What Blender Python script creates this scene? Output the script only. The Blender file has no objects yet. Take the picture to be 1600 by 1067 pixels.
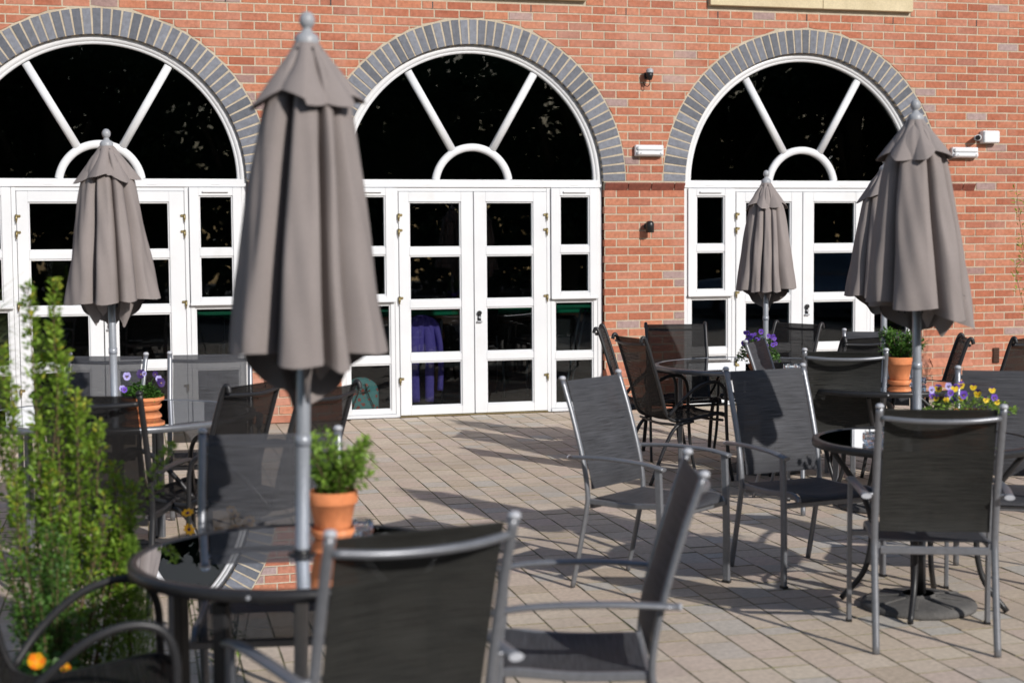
import bpy, math, random
from mathutils import Vector, Matrix
PI = math.pi
SC = bpy.context.scene
COL = SC.collection

# ------------------------------------------------------------------ camera, sky, sun, exposure
cam_data = bpy.data.cameras.new('camera')
cam = bpy.data.objects.new('camera', cam_data); COL.objects.link(cam)
FPX, YAW, PITCH, ROLL, CAMD, CAMH = 2430.0, -0.267055, 0.0656185, -0.0071393, 13.533, 1.5792
c_, s_ = math.cos(YAW), math.sin(YAW)
Fv = Vector((-s_ * math.cos(PITCH), c_ * math.cos(PITCH), -math.sin(PITCH)))
Rv = Vector((c_, s_, 0)); Uv = Rv.cross(Fv)
R2 = math.cos(ROLL) * Rv + math.sin(ROLL) * Uv; U2 = -math.sin(ROLL) * Rv + math.cos(ROLL) * Uv
M = Matrix(((R2.x, U2.x, -Fv.x, 0), (R2.y, U2.y, -Fv.y, -CAMD), (R2.z, U2.z, -Fv.z, CAMH), (0, 0, 0, 1)))
cam.matrix_world = M
cam_data.sensor_width = 36; cam_data.lens = FPX / 1600 * 36
cam_data.clip_start = 0.05; cam_data.clip_end = 500
cam_data.dof.use_dof = True; cam_data.dof.focus_distance = 10.5; cam_data.dof.aperture_fstop = 2.8
SC.camera = cam

SUN_AZ, SUN_EL = math.radians(21), math.radians(27.5)       # light travels to the left and into the wall
W = bpy.data.worlds.new('World'); SC.world = W; W.use_nodes = True
nt = W.node_tree; nt.nodes.clear()
sky = nt.nodes.new('ShaderNodeTexSky'); sky.sky_type = 'NISHITA'; sky.sun_disc = False
sky.sun_elevation = SUN_EL
bg = nt.nodes.new('ShaderNodeBackground'); bg.inputs[1].default_value = 0.115
wo = nt.nodes.new('ShaderNodeOutputWorld')
nt.links.new(sky.outputs[0], bg.inputs[0]); nt.links.new(bg.outputs[0], wo.inputs[0])
travel = Vector((-math.sin(SUN_AZ) * math.cos(SUN_EL), math.cos(SUN_AZ) * math.cos(SUN_EL), -math.sin(SUN_EL)))
tosun = -travel
sky.sun_rotation = math.atan2(tosun.x, tosun.y)
sl = bpy.data.lights.new('sun', 'SUN'); sl.energy = 4.3; sl.angle = math.radians(0.8); sl.color = (1.0, 0.96, 0.91)
so = bpy.data.objects.new('sun', sl); COL.objects.link(so)
so.rotation_euler = travel.to_track_quat('-Z', 'Y').to_euler(); so.location = (5, -20, 15)
SC.view_settings.view_transform = 'Standard'; SC.view_settings.look = 'None'
SC.view_settings.exposure = 0.0; SC.view_settings.gamma = 1
SC.cycles.max_bounces = 10; SC.cycles.transparent_max_bounces = 24; SC.cycles.use_denoising = True
SC.cycles.glossy_bounces = 6

# ------------------------------------------------------------------ materials
MATS = {}
def newmat(name):
    m = bpy.data.materials.new(name); m.use_nodes = True
    n = m.node_tree; n.nodes.clear()
    out = n.nodes.new('ShaderNodeOutputMaterial'); MATS[name] = m
    return m, n, out
def N(n, t, **kw):
    x = n.nodes.new(t)
    for k, v in kw.items():
        if k.startswith('i_'):
            x.inputs[int(k[2:]) if k[2:].isdigit() else k[2:].replace('_', ' ')].default_value = v
        else: setattr(x, k, v)
    return x
def rgb(c): return (c[0], c[1], c[2], 1)
def ramp(n, stops, interp='LINEAR'):
    r = n.nodes.new('ShaderNodeValToRGB'); e = r.color_ramp; e.interpolation = interp
    while len(e.elements) < len(stops): e.elements.new(0.5)
    for el, (p, c) in zip(e.elements, stops): el.position = p; el.color = rgb(c)
    return r
def coords(n, kind='Object', scale=(1, 1, 1)):
    tc = n.nodes.new('ShaderNodeTexCoord'); mp = n.nodes.new('ShaderNodeMapping'); mp.inputs['Scale'].default_value = scale
    n.links.new(tc.outputs[kind], mp.inputs[0]); return mp.outputs[0]
def noise(n, vec, scale, detail=4, rough=0.6):
    x = n.nodes.new('ShaderNodeTexNoise'); x.inputs['Scale'].default_value = scale
    x.inputs['Detail'].default_value = detail; x.inputs['Roughness'].default_value = rough
    n.links.new(vec, x.inputs['Vector']); return x
def mixc(n, mode, fac, a, b):
    x = n.nodes.new('ShaderNodeMix'); x.data_type = 'RGBA'; x.blend_type = mode
    for sock, v in ((x.inputs[0], fac), (x.inputs[6], a), (x.inputs[7], b)):
        if hasattr(v, 'is_linked') or hasattr(v, 'links'): n.links.new(v, sock)
        elif isinstance(v, (int, float)): sock.default_value = v
        else: sock.default_value = rgb(v)
    return x.outputs[2]
def bump(n, h, strength, dist=0.002):
    b = n.nodes.new('ShaderNodeBump'); b.inputs['Strength'].default_value = strength; b.inputs['Distance'].default_value = dist
    n.links.new(h, b.inputs['Height']); return b.outputs[0]
def attr(n, name='tint'):
    a = n.nodes.new('ShaderNodeAttribute'); a.attribute_name = name; return a.outputs['Fac']
def principled(name, stops, src='tint', rough=0.8, nscale=30, nmix=0.3, bumps=0.3, bdist=0.002, metallic=0.0, spec=0.4,
               stretch=(1, 1, 1), dirt=None, sss=None, coat=0, transl=0):
    m, n, out = newmat(name)
    b = n.nodes.new('ShaderNodeBsdfPrincipled')
    vec = coords(n, 'Object', stretch)
    nz = noise(n, vec, nscale)
    if src == 'tint': f = attr(n)
    else: f = noise(n, vec, src, 3).outputs[0]
    r = ramp(n, stops); n.links.new(f, r.inputs[0])
    vr = ramp(n, [(0.25, (1 - nmix,) * 3), (0.75, (1 + nmix,) * 3)]); n.links.new(nz.outputs[0], vr.inputs[0])
    col = mixc(n, 'MULTIPLY', 1.0, r.outputs[0], vr.outputs[0])
    if dirt:
        dn = noise(n, vec, dirt[1], 5, 0.65); dr = ramp(n, [(dirt[2], (0, 0, 0)), (dirt[3], (1, 1, 1))]); n.links.new(dn.outputs[0], dr.inputs[0])
        col = mixc(n, 'MIX', dr.outputs[0], col, dirt[0])
    n.links.new(col, b.inputs['Base Color'])
    b.inputs['Roughness'].default_value = rough; b.inputs['Metallic'].default_value = metallic
    b.inputs['Specular IOR Level'].default_value = spec; b.inputs['Coat Weight'].default_value = coat
    if bumps: n.links.new(bump(n, nz.outputs[0], bumps, bdist), b.inputs['Normal'])
    if transl:
        tr = n.nodes.new('ShaderNodeBsdfTranslucent'); n.links.new(col, tr.inputs[0])
        ms = n.nodes.new('ShaderNodeMixShader'); ms.inputs[0].default_value = transl
        n.links.new(b.outputs[0], ms.inputs[1]); n.links.new(tr.outputs[0], ms.inputs[2]); n.links.new(ms.outputs[0], out.inputs[0])
    else: n.links.new(b.outputs[0], out.inputs[0])
    return m
def one(c): return [(0.0, c), (1.0, c)]

principled('brick', [(0.0, (0.31, 0.104, 0.062)), (0.2, (0.38, 0.138, 0.080)), (0.45, (0.43, 0.178, 0.105)), (0.65, (0.40, 0.172, 0.115)), (0.8, (0.36, 0.128, 0.075)), (0.91, (0.29, 0.150, 0.120)), (0.94, (0.28, 0.19, 0.175)), (1.0, (0.34, 0.25, 0.235))],
           rough=0.9, nscale=30, nmix=0.26, bumps=0.5, bdist=0.002, spec=0.2, dirt=((0.55, 0.34, 0.26), 1.1, 0.50, 0.95))
principled('shaded_red_brick', [(0, (0.17, 0.050, 0.034)), (1, (0.24, 0.075, 0.048))], rough=0.7, nscale=30, nmix=0.3, bumps=0.3)  # string course brick; shade of its down-facing slope put into the colour
principled('blue_brick', [(0, (0.075, 0.082, 0.10)), (0.5, (0.115, 0.123, 0.148)), (1, (0.165, 0.175, 0.205))], rough=0.6, nscale=25, nmix=0.3, bumps=0.35, spec=0.4)
principled('mortar', [(0.3, (0.39, 0.33, 0.25)), (0.7, (0.50, 0.43, 0.33))], src=9, rough=0.95, nscale=120, nmix=0.2, bumps=0.5, spec=0.1)
principled('stone', [(0.3, (0.50, 0.42, 0.27)), (0.7, (0.60, 0.51, 0.34))], src=4, rough=0.85, nscale=80, nmix=0.12, bumps=0.3, spec=0.2)
principled('paving', [(0, (0.47, 0.38, 0.29)), (0.2, (0.54, 0.45, 0.355)), (0.4, (0.52, 0.415, 0.335)), (0.6, (0.56, 0.475, 0.375)), (0.78, (0.53, 0.42, 0.35)), (0.9, (0.49, 0.435, 0.375)), (1, (0.46, 0.43, 0.385))],
           rough=0.85, nscale=42, nmix=0.2, bumps=0.5, bdist=0.0025, spec=0.25, dirt=((0.34, 0.285, 0.225), 0.9, 0.45, 0.85))
principled('joint_sand', [(0.35, (0.27, 0.225, 0.165)), (0.6, (0.22, 0.195, 0.125)), (0.78, (0.15, 0.17, 0.07))], src=2.2, rough=0.95, nscale=60, nmix=0.4, bumps=0.4, spec=0.05)
principled('asphalt', [(0.3, (0.05, 0.05, 0.05)), (0.7, (0.075, 0.072, 0.07))], src=2, rough=0.9, nscale=200, nmix=0.3, bumps=0.5, spec=0.2)
principled('white_plastic', [(0.3, (0.64, 0.65, 0.67)), (0.7, (0.68, 0.69, 0.70))], src=1.5, rough=0.32, nscale=3, nmix=0.02, bumps=0.0, spec=0.5, dirt=((0.52, 0.50, 0.46), 1.9, 0.60, 0.95))
principled('brass', one((0.34, 0.27, 0.13)), rough=0.38, metallic=1, nscale=40, nmix=0.15, bumps=0.1)
principled('black_plastic', one((0.015, 0.015, 0.016)), rough=0.35, nscale=40, nmix=0.2, bumps=0.05)
principled('grey_plastic', one((0.32, 0.33, 0.35)), rough=0.4, nscale=40, nmix=0.06, bumps=0.05)
principled('canopy_cloth', [(0.3, (0.225, 0.196, 0.186)), (0.7, (0.27, 0.236, 0.225))], src=2.2, rough=0.95, nscale=420, nmix=0.14, bumps=0.3, bdist=0.001, spec=0.12, transl=0.02, dirt=((0.20, 0.175, 0.16), 2.6, 0.55, 0.85))
principled('pole_metal', one((0.33, 0.35, 0.385)), rough=0.38, metallic=0.35, nscale=60, nmix=0.06, bumps=0.03)
principled('frame_metal', one((0.20, 0.207, 0.225)), rough=0.36, metallic=0.45, nscale=50, nmix=0.12, bumps=0.05)
principled('cap_plastic', one((0.42, 0.43, 0.46)), rough=0.35, nscale=50, nmix=0.1, bumps=0.03)
principled('black_metal', one((0.022, 0.022, 0.024)), rough=0.4, metallic=0.1, nscale=50, nmix=0.2, bumps=0.05)
principled('terracotta', [(0.3, (0.52, 0.17, 0.065)), (0.7, (0.60, 0.22, 0.09))], src=14, rough=0.8, nscale=50, nmix=0.12, bumps=0.3, spec=0.25, dirt=((0.58, 0.36, 0.24), 9, 0.6, 0.8))
principled('soil', [(0.3, (0.035, 0.024, 0.016)), (0.7, (0.08, 0.055, 0.035))], src=20, rough=1, nscale=60, nmix=0.4, bumps=1.0, bdist=0.01, spec=0.1)
principled('concrete_base', [(0.3, (0.085, 0.082, 0.08)), (0.7, (0.125, 0.12, 0.115))], src=12, rough=0.85, nscale=90, nmix=0.2, bumps=0.4, spec=0.2)
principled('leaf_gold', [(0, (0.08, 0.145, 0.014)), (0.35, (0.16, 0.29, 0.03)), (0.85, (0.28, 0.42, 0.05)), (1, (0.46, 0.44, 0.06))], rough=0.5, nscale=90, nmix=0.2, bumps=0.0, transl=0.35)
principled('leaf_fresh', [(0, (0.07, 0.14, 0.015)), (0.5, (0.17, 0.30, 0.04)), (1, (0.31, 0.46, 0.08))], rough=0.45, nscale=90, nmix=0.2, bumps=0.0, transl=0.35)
principled('leaf_green', [(0, (0.025, 0.07, 0.012)), (0.5, (0.05, 0.13, 0.02)), (1, (0.10, 0.21, 0.035))], rough=0.45, nscale=90, nmix=0.2, bumps=0.0, transl=0.25)
principled('leaf_dark', [(0, (0.02, 0.04, 0.012)), (0.5, (0.04, 0.08, 0.02)), (1, (0.09, 0.13, 0.045))], rough=0.5, nscale=30, nmix=0.2, bumps=0.0, transl=0.04)
principled('leaf_red', [(0, (0.06, 0.008, 0.012)), (1, (0.16, 0.02, 0.03))], rough=0.45, nscale=60, nmix=0.3, bumps=0, transl=0.2)
principled('needle', [(0, (0.12, 0.17, 0.05)), (1, (0.30, 0.36, 0.13))], rough=0.5, nscale=60, nmix=0.2, bumps=0, transl=0.2)
principled('bark', [(0.3, (0.10, 0.07, 0.04)), (0.7, (0.17, 0.12, 0.07))], src=30, rough=0.9, nscale=80, nmix=0.3, bumps=0.5, spec=0.1)
for nm, c in (('petal_violet', (0.20, 0.09, 0.55)), ('petal_deep', (0.035, 0.008, 0.11)), ('petal_lilac', (0.50, 0.45, 0.80)), ('petal_yellow', (0.85, 0.62, 0.03)), ('petal_orange', (0.90, 0.27, 0.02)), ('petal_gold', (0.80, 0.42, 0.015))):
    principled(nm, one(c), rough=0.6, nscale=200, nmix=0.15, bumps=0, transl=0.3)
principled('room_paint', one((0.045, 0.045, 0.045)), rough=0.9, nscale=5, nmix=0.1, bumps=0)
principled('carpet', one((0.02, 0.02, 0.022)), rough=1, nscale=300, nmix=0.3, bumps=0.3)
principled('baize', one((0.01, 0.28, 0.14)), rough=0.95, nscale=300, nmix=0.1, bumps=0.1)
principled('dark_wood', one((0.05, 0.022, 0.012)), rough=0.4, nscale=12, nmix=0.3, bumps=0.1, stretch=(1, 8, 8))
principled('purple_fleece', one((0.22, 0.15, 0.62)), rough=0.95, nscale=120, nmix=0.25, bumps=0.6)
principled('car_paint', one((0.35, 0.45, 0.55)), rough=0.2, metallic=0.5, nscale=3, nmix=0.03, bumps=0, coat=1.0)
principled('rubber', one((0.02, 0.02, 0.02)), rough=0.8, nscale=30, nmix=0.2, bumps=0.1)

def bag_material():
    m, n, out = newmat('bag_print'); b = n.nodes.new('ShaderNodeBsdfPrincipled')
    v = n.nodes.new('ShaderNodeTexVoronoi'); v.inputs['Scale'].default_value = 22
    n.links.new(coords(n), v.inputs['Vector'])
    r = ramp(n, [(0.0, (0.62, 0.12, 0.10)), (0.34, (0.62, 0.14, 0.11)), (0.36, (0.14, 0.42, 0.42)), (1, (0.20, 0.50, 0.50))]); n.links.new(v.outputs['Distance'], r.inputs[0])
    n.links.new(r.outputs[0], b.inputs['Base Color']); b.inputs['Roughness'].default_value = 0.8
    n.links.new(b.outputs[0], out.inputs[0])
bag_material()

def sling_material(name, base, pass_):
    m, n, out = newmat(name)
    b = n.nodes.new('ShaderNodeBsdfPrincipled'); tr = n.nodes.new('ShaderNodeBsdfTransparent')
    vec = coords(n, 'UV', (3, 150, 1)); nz = noise(n, vec, 1.0, 3)
    vec2 = coords(n, 'UV', (1.2, 420, 1)); nz2 = noise(n, vec2, 1.0, 2)
    ad = n.nodes.new('ShaderNodeMath'); ad.operation = 'ADD'; n.links.new(nz.outputs[0], ad.inputs[0]); n.links.new(nz2.outputs[0], ad.inputs[1])
    mr = n.nodes.new('ShaderNodeMapRange'); mr.inputs[1].default_value = 0.75; mr.inputs[2].default_value = 1.25; n.links.new(ad.outputs[0], mr.inputs[0])
    r = ramp(n, [(0, tuple(c * 0.45 for c in base)), (1, tuple(c * 1.6 for c in base))]); n.links.new(mr.outputs[0], r.inputs[0])
    n.links.new(r.outputs[0], b.inputs['Base Color']); b.inputs['Roughness'].default_value = 0.6; b.inputs['Specular IOR Level'].default_value = 0.2
    tr.inputs[0].default_value = (0.95, 0.95, 0.95, 1)
    mr2 = n.nodes.new('ShaderNodeMapRange'); mr2.inputs[1].default_value = 0.75; mr2.inputs[2].default_value = 1.25
    mr2.inputs[3].default_value = pass_ + 0.07; mr2.inputs[4].default_value = pass_ - 0.07; n.links.new(ad.outputs[0], mr2.inputs[0])
    ms = n.nodes.new('ShaderNodeMixShader'); n.links.new(mr2.outputs[0], ms.inputs[0])
    n.links.new(b.outputs[0], ms.inputs[1]); n.links.new(tr.outputs[0], ms.inputs[2]); n.links.new(ms.outputs[0], out.inputs[0])
sling_material('sling_dense', (0.052, 0.053, 0.059), 0.09)
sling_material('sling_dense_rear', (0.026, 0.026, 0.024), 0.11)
sling_material('sling_grey', (0.056, 0.057, 0.064), 0.37)
sling_material('sling_black', (0.016, 0.015, 0.015), 0.22)

def glass_material(name, tint, ior, rough=0.0, wob=0.0):
    m, n, out = newmat(name)
    tr = n.nodes.new('ShaderNodeBsdfTransparent'); tr.inputs[0].default_value = rgb(tint)
    gl = n.nodes.new('ShaderNodeBsdfGlossy'); gl.inputs['Roughness'].default_value = rough; gl.inputs[0].default_value = (0.95, 0.97, 1, 1)
    fr = n.nodes.new('ShaderNodeFresnel'); fr.inputs[0].default_value = ior
    if wob:
        nz = noise(n, coords(n), 1.3, 1); bb = bump(n, nz.outputs[0], wob, 0.02); n.links.new(bb, gl.inputs['Normal'])
    ms = n.nodes.new('ShaderNodeMixShader'); n.links.new(fr.outputs[0], ms.inputs[0]); n.links.new(tr.outputs[0], ms.inputs[1]); n.links.new(gl.outputs[0], ms.inputs[2])
    n.links.new(ms.outputs[0], out.inputs[0])
glass_material('window_glass', (0.62, 0.66, 0.66), 1.5, 0.0, 0.05)
glass_material('table_glass', (0.50, 0.52, 0.55), 1.5)
glass_material('smoked_glass', (0.16, 0.165, 0.18), 1.55)
def clear_glass():
    m, n, out = newmat('clear_glass'); b = n.nodes.new('ShaderNodeBsdfGlass'); b.inputs['IOR'].default_value = 1.5; b.inputs['Roughness'].default_value = 0.02
    b.inputs[0].default_value = (0.93, 0.95, 0.96, 1); n.links.new(b.outputs[0], out.inputs[0])
clear_glass()
# ------------------------------------------------------------------ mesh builder
class MB:
    def __init__(s): s.v = []; s.f = []; s.t = []; s.m = []; s.uv = []; s.sm = []
    def poly(s, pts, tint=0.5, mi=0, uv=None, smooth=False):
        b = len(s.v); s.v += [tuple(p) for p in pts]; s.f.append(tuple(range(b, b + len(pts)))); s.t.append(tint); s.m.append(mi); s.uv.append(uv); s.sm.append(smooth)
    def grid(s, rows, tint=0.5, mi=0, closed=False, smooth=True, uvs=False, flip=False):
        b = len(s.v); nr = len(rows); nc = len(rows[0])
        for r in rows: s.v += [tuple(p) for p in r]
        for i in range(nr - 1):
            for j in range(nc if closed else nc - 1):
                k = (j + 1) % nc
                q = (b + i * nc + j, b + i * nc + k, b + (i + 1) * nc + k, b + (i + 1) * nc + j)
                if flip: q = q[::-1]
                s.f.append(q); s.t.append(tint); s.m.append(mi); s.sm.append(smooth)
                s.uv.append([(j / (nc - 1), i / (nr - 1)), ((j + 1) / (nc - 1), i / (nr - 1)), ((j + 1) / (nc - 1), (i + 1) / (nr - 1)), (j / (nc - 1), (i + 1) / (nr - 1))] if uvs and not flip else None)
    def face(s, idx, tint=0.5, mi=0, smooth=False): s.f.append(tuple(idx)); s.t.append(tint); s.m.append(mi); s.uv.append(None); s.sm.append(smooth)
    def box(s, x0, x1, y0, y1, z0, z1, tint=0.5, mi=0, bev=0.0, T=None):
        if bev > 0:
            # chamfered box: each of the 6 faces inset by bev
            xs, ys, zs = (x0, x1), (y0, y1), (z0, z1); c = {}
            b = len(s.v)
            def P(i, j, k, ax):
                x = xs[i]; y = ys[j]; z = zs[k]; sx, sy, sz = (1 if i == 0 else -1), (1 if j == 0 else -1), (1 if k == 0 else -1)
                if ax != 0: x += sx * bev
                if ax != 1: y += sy * bev
                if ax != 2: z += sz * bev
                return (x, y, z)
            idx = {}
            for i in (0, 1):
                for j in (0, 1):
                    for k in (0, 1):
                        for ax in (0, 1, 2):
                            p = P(i, j, k, ax); p = T @ Vector(p) if T else p
                            idx[i, j, k, ax] = len(s.v); s.v.append(tuple(p))
            F = []
            for k, o in ((0, 0), (1, 1)):
                q = [idx[0, 0, k, 2], idx[1, 0, k, 2], idx[1, 1, k, 2], idx[0, 1, k, 2]]; F.append(q[::-1] if k == 0 else q)
                q = [idx[k, 0, 0, 0], idx[k, 1, 0, 0], idx[k, 1, 1, 0], idx[k, 0, 1, 0]]; F.append(q[::-1] if k == 0 else q)
                q = [idx[0, k, 0, 1], idx[0, k, 1, 1], idx[1, k, 1, 1], idx[1, k, 0, 1]]; F.append(q[::-1] if k == 0 else q)
            for a in (0, 1):
                for c2 in (0, 1):
                    F.append([idx[0, a, c2, 1], idx[1, a, c2, 1], idx[1, a, c2, 2], idx[0, a, c2, 2]])
                    F.append([idx[a, 0, c2, 0], idx[a, 1, c2, 0], idx[a, 1, c2, 2], idx[a, 0, c2, 2]])
                    F.append([idx[a, c2, 0, 0], idx[a, c2, 1, 0], idx[a, c2, 1, 1], idx[a, c2, 0, 1]])
            for i in (0, 1):
                for j in (0, 1):
                    for k in (0, 1): F.append([idx[i, j, k, 0], idx[i, j, k, 1], idx[i, j, k, 2]])
            cx = Vector(((x0 + x1) / 2, (y0 + y1) / 2, (z0 + z1) / 2)); cx = T @ cx if T else cx
            for q in F:
                a, b2, c3 = (Vector(s.v[q[0]]), Vector(s.v[q[1]]), Vector(s.v[q[2]]))
                if (b2 - a).cross(c3 - a).dot(a - cx) < 0: q = q[::-1]
                s.face(q, tint, mi)
            return
        P = [(x0, y0, z0), (x1, y0, z0), (x1, y1, z0), (x0, y1, z0), (x0, y0, z1), (x1, y0, z1), (x1, y1, z1), (x0, y1, z1)]
        if T: P = [tuple(T @ Vector(p)) for p in P]
        b = len(s.v); s.v += P
        for q in ((0, 3, 2, 1), (4, 5, 6, 7), (0, 1, 5, 4), (1, 2, 6, 5), (2, 3, 7, 6), (3, 0, 4, 7)): s.face([b + i for i in q], tint, mi)
    def sweep(s, path, section, ref=(0, 0, 1), caps=True, tint=0.5, mi=0, smooth=True, scales=None, closed=False):
        path = [Vector(p) for p in path]; ref = Vector(ref); rows = []
        n = len(path)
        for i, p in enumerate(path):
            a = path[(i - 1) % n] if (i > 0 or closed) else p; c = path[(i + 1) % n] if (i < n - 1 or closed) else p
            t = (c - a).normalized(); u = ref - ref.dot(t) * t
            if u.length < 1e-4: u = Vector((0, 1, 0)) - t * t.y
            u.normalize(); w = t.cross(u); k = scales[i] if scales else 1
            rows.append([tuple(p + w * (q[0] * k) + u * (q[1] * k)) for q in section])
        if closed: rows.append(rows[0])
        b = len(s.v); s.grid(rows, tint, mi, closed=True, smooth=smooth)
        if caps and not closed:
            m = len(section); s.face([b + i for i in range(m)][::-1], tint, mi); s.face([b + (n - 1) * m + i for i in range(m)], tint, mi)
    def tube(s, path, rx, ry=None, ref=(0, 0, 1), seg=10, **kw):
        ry = rx if ry is None else ry
        s.sweep(path, [(rx * math.cos(2 * PI * i / seg), ry * math.sin(2 * PI * i / seg)) for i in range(seg)], ref, **kw)
    def lathe(s, prof, cx=0, cy=0, cz=0, seg=24, tint=0.5, mi=0, smooth=True):
        rows = [[(cx + r * math.cos(2 * PI * j / seg), cy + r * math.sin(2 * PI * j / seg), cz + z) for j in range(seg)] for r, z in prof]
        s.grid(rows, tint, mi, closed=True, smooth=smooth)
    def build(s, name, mat, parent=None, loc=None, rot=None):
        me = bpy.data.meshes.new(name); me.from_pydata(s.v, [], s.f)
        mats = mat if isinstance(mat, (list, tuple)) else [mat]
        for k in mats: me.materials.append(MATS[k])
        me.polygons.foreach_set('material_index', s.m); me.polygons.foreach_set('use_smooth', s.sm)
        a = me.attributes.new('tint', 'FLOAT', 'FACE'); a.data.foreach_set('value', s.t)
        if any(u is not None for u in s.uv):
            l = me.uv_layers.new(name='UVMap'); li = 0
            for f, u in zip(s.f, s.uv):
                for k in range(len(f)):
                    l.data[li].uv = u[k] if u else (0, 0); li += 1
        me.update()
        o = bpy.data.objects.new(name, me); COL.objects.link(o)
        if parent: o.parent = parent
        if loc: o.location = loc
        if rot: o.rotation_euler = rot
        return o
def smoothpath(pts, n=6):
    P = [Vector(p) for p in pts]; P = [2 * P[0] - P[1]] + P + [2 * P[-1] - P[-2]]; out = []
    for i in range(1, len(P) - 2):
        for k in range(n):
            t = k / n; a, b, c, d = P[i - 1], P[i], P[i + 1], P[i + 2]
            out.append(0.5 * ((2 * b) + (c - a) * t + (2 * a - 5 * b + 4 * c - d) * t * t + (3 * b - a - 3 * c + d) * t ** 3))
    out.append(P[-2]); return out
def empty(name, loc=(0, 0, 0), rz=0, label=None, cat=None, group=None, kind=None):
    o = bpy.data.objects.new(name, None); COL.objects.link(o); o.location = loc; o.rotation_euler = (0, 0, rz)
    o.empty_display_size = 0.1
    return tag(o, label, cat, group, kind)
def tag(o, label=None, cat=None, group=None, kind=None):
    if label: o['label'] = label
    if cat: o['category'] = cat
    if group: o['group'] = group
    if kind: o['kind'] = kind
    return o
def children(o): return [c for c in bpy.data.objects if c.parent == o]
def copy_tree(o, parent=None, kids=None):
    if kids is None:
        kids = {}
        for c in bpy.data.objects:
            if c.parent: kids.setdefault(c.parent.name, []).append(c)
    c = o.copy(); COL.objects.link(c); c.parent = parent
    for ch in kids.get(o.name, []): copy_tree(ch, c, kids)
    return c
# ------------------------------------------------------------------ ground
rnd = random.Random(7)
mb = MB()
for i in range(-8, 12):
    for j in range(-8, 4):
        mb.poly([(i * 6, j * 6, -0.05), (i * 6 + 6, j * 6, -0.05), (i * 6 + 6, j * 6 + 6, -0.05), (i * 6, j * 6 + 6, -0.05)])
tag(mb.build('ground', 'asphalt'), kind='structure')
mb = MB(); mb.poly([(-6.5, -16.5, -0.0032), (13.5, -16.5, -0.0032), (13.5, 0.06, -0.0032), (-6.5, 0.06, -0.0032)])
tag(mb.build('paving_bed', 'joint_sand'), kind='structure')
mb = MB(); TW = math.radians(-1.8); CW = 0.158
for ci in range(int(20 / CW)):
    x0 = -6.5 + ci * CW
    fine = -2.5 < x0 < 9.5
    y = -16.4 + rnd.random() * 0.2
    while y < 0.0:
        L = rnd.choice((0.118, 0.158, 0.158, 0.158, 0.21, 0.24))
        y1 = min(y + L, 0.04)
        g = 0.0022 + rnd.random() * 0.0012
        if y1 - y > 0.04:
            hz = rnd.uniform(-0.0016, 0.0010); tx, ty = rnd.uniform(-.0009, .0009), rnd.uniform(-.0009, .0009)
            t = rnd.random()
            xa, xb, ya, yb = x0 + g + rnd.uniform(0, .001), x0 + CW - g, y + g, y1 - g
            b = 0.0014
            def P(px, py, z): # twist about the wall's foot, so that the courses run a touch off square
                return (px + (py) * math.tan(TW) * -1, py, z)
            B = len(mb.v)
            mb.v += [P(xa, ya, -.012), P(xb, ya, -.012), P(xb, yb, -.012), P(xa, yb, -.012)]
            mb.v += [P(xa, ya, hz - .0011), P(xb, ya, hz - .0011), P(xb, yb, hz - .0011), P(xa, yb, hz - .0011)]
            mb.v += [P(xa + b, ya + b, hz - tx - ty), P(xb - b, ya + b, hz + tx - ty), P(xb - b, yb - b, hz + tx + ty), P(xa + b, yb - b, hz - tx + ty)]
            for k in range(4):
                q = (k + 1) % 4; mb.face([B + k, B + q, B + 4 + q, B + 4 + k], t, 1); mb.face([B + 4 + k, B + 4 + q, B + 8 + q, B + 8 + k], t, 1)
            mb.face([B + 8, B + 9, B + 10, B + 11], t)
        y += L
tag(mb.build('paving', ['paving', 'joint_sand']), kind='structure')

# ------------------------------------------------------------------ brick building
XC = (0.14, 3.365, 6.59); HW = 1.222; ZS = 2.095; RI = 1.212; RO = 1.425
X0, X1, ZT = -5.5, 14.0, 5.4
building = empty('brick_building', (0, 0, 0), 0, 'red brick building with three white arched door sets under blue-grey brick arches', 'building')
WINS = [(-0.85, 1.13), (2.38, 4.35), (5.66, 7.62)]
WZ0, WZ1 = 3.832, 5.05
def clip_half(poly, px, pz, nx, nz):      # keep points with (p - P).n >= 0
    out = []
    for i in range(len(poly)):
        a, b = poly[i], poly[(i + 1) % len(poly)]
        da = (a[0] - px) * nx + (a[1] - pz) * nz; db = (b[0] - px) * nx + (b[1] - pz) * nz
        if da >= 0: out.append(a)
        if (da >= 0) != (db >= 0):
            t = da / (da - db); out.append((a[0] + (b[0] - a[0]) * t, a[1] + (b[1] - a[1]) * t))
    return out
def area(p): return abs(sum(p[i][0] * p[(i + 1) % len(p)][1] - p[(i + 1) % len(p)][0] * p[i][1] for i in range(len(p)))) / 2
def prism_y(mb, poly, y0, y1, tint, mi=0, bev=0.002):
    n = len(poly); cx = sum(p[0] for p in poly) / n; cz = sum(p[1] for p in poly) / n
    if sum((poly[i][0] - cx) * (poly[(i + 1) % n][1] - cz) - (poly[(i + 1) % n][0] - cx) * (poly[i][1] - cz) for i in range(n)) < 0: poly = poly[::-1]
    B = len(mb.v)
    mb.v += [(x, y1, z) for x, z in poly] + [(x, y0 + bev, z) for x, z in poly]
    ins = []
    for x, z in poly:
        d = math.hypot(cx - x, cz - z) or 1; ins.append((x + (cx - x) / d * bev * 1.6, y0, z + (cz - z) / d * bev * 1.6))
    mb.v += ins
    for k in range(n):
        q = (k + 1) % n; mb.face([B + k, B + q, B + n + q, B + n + k], tint, mi); mb.face([B + n + k, B + n + q, B + 2 * n + q, B + 2 * n + k], tint, mi)
    mb.face([B + 2 * n + k for k in range(n)], tint, mi)
PHASE = 5.041 - 24 * 0.225
mb = MB(); rnd = random.Random(11)
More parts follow.
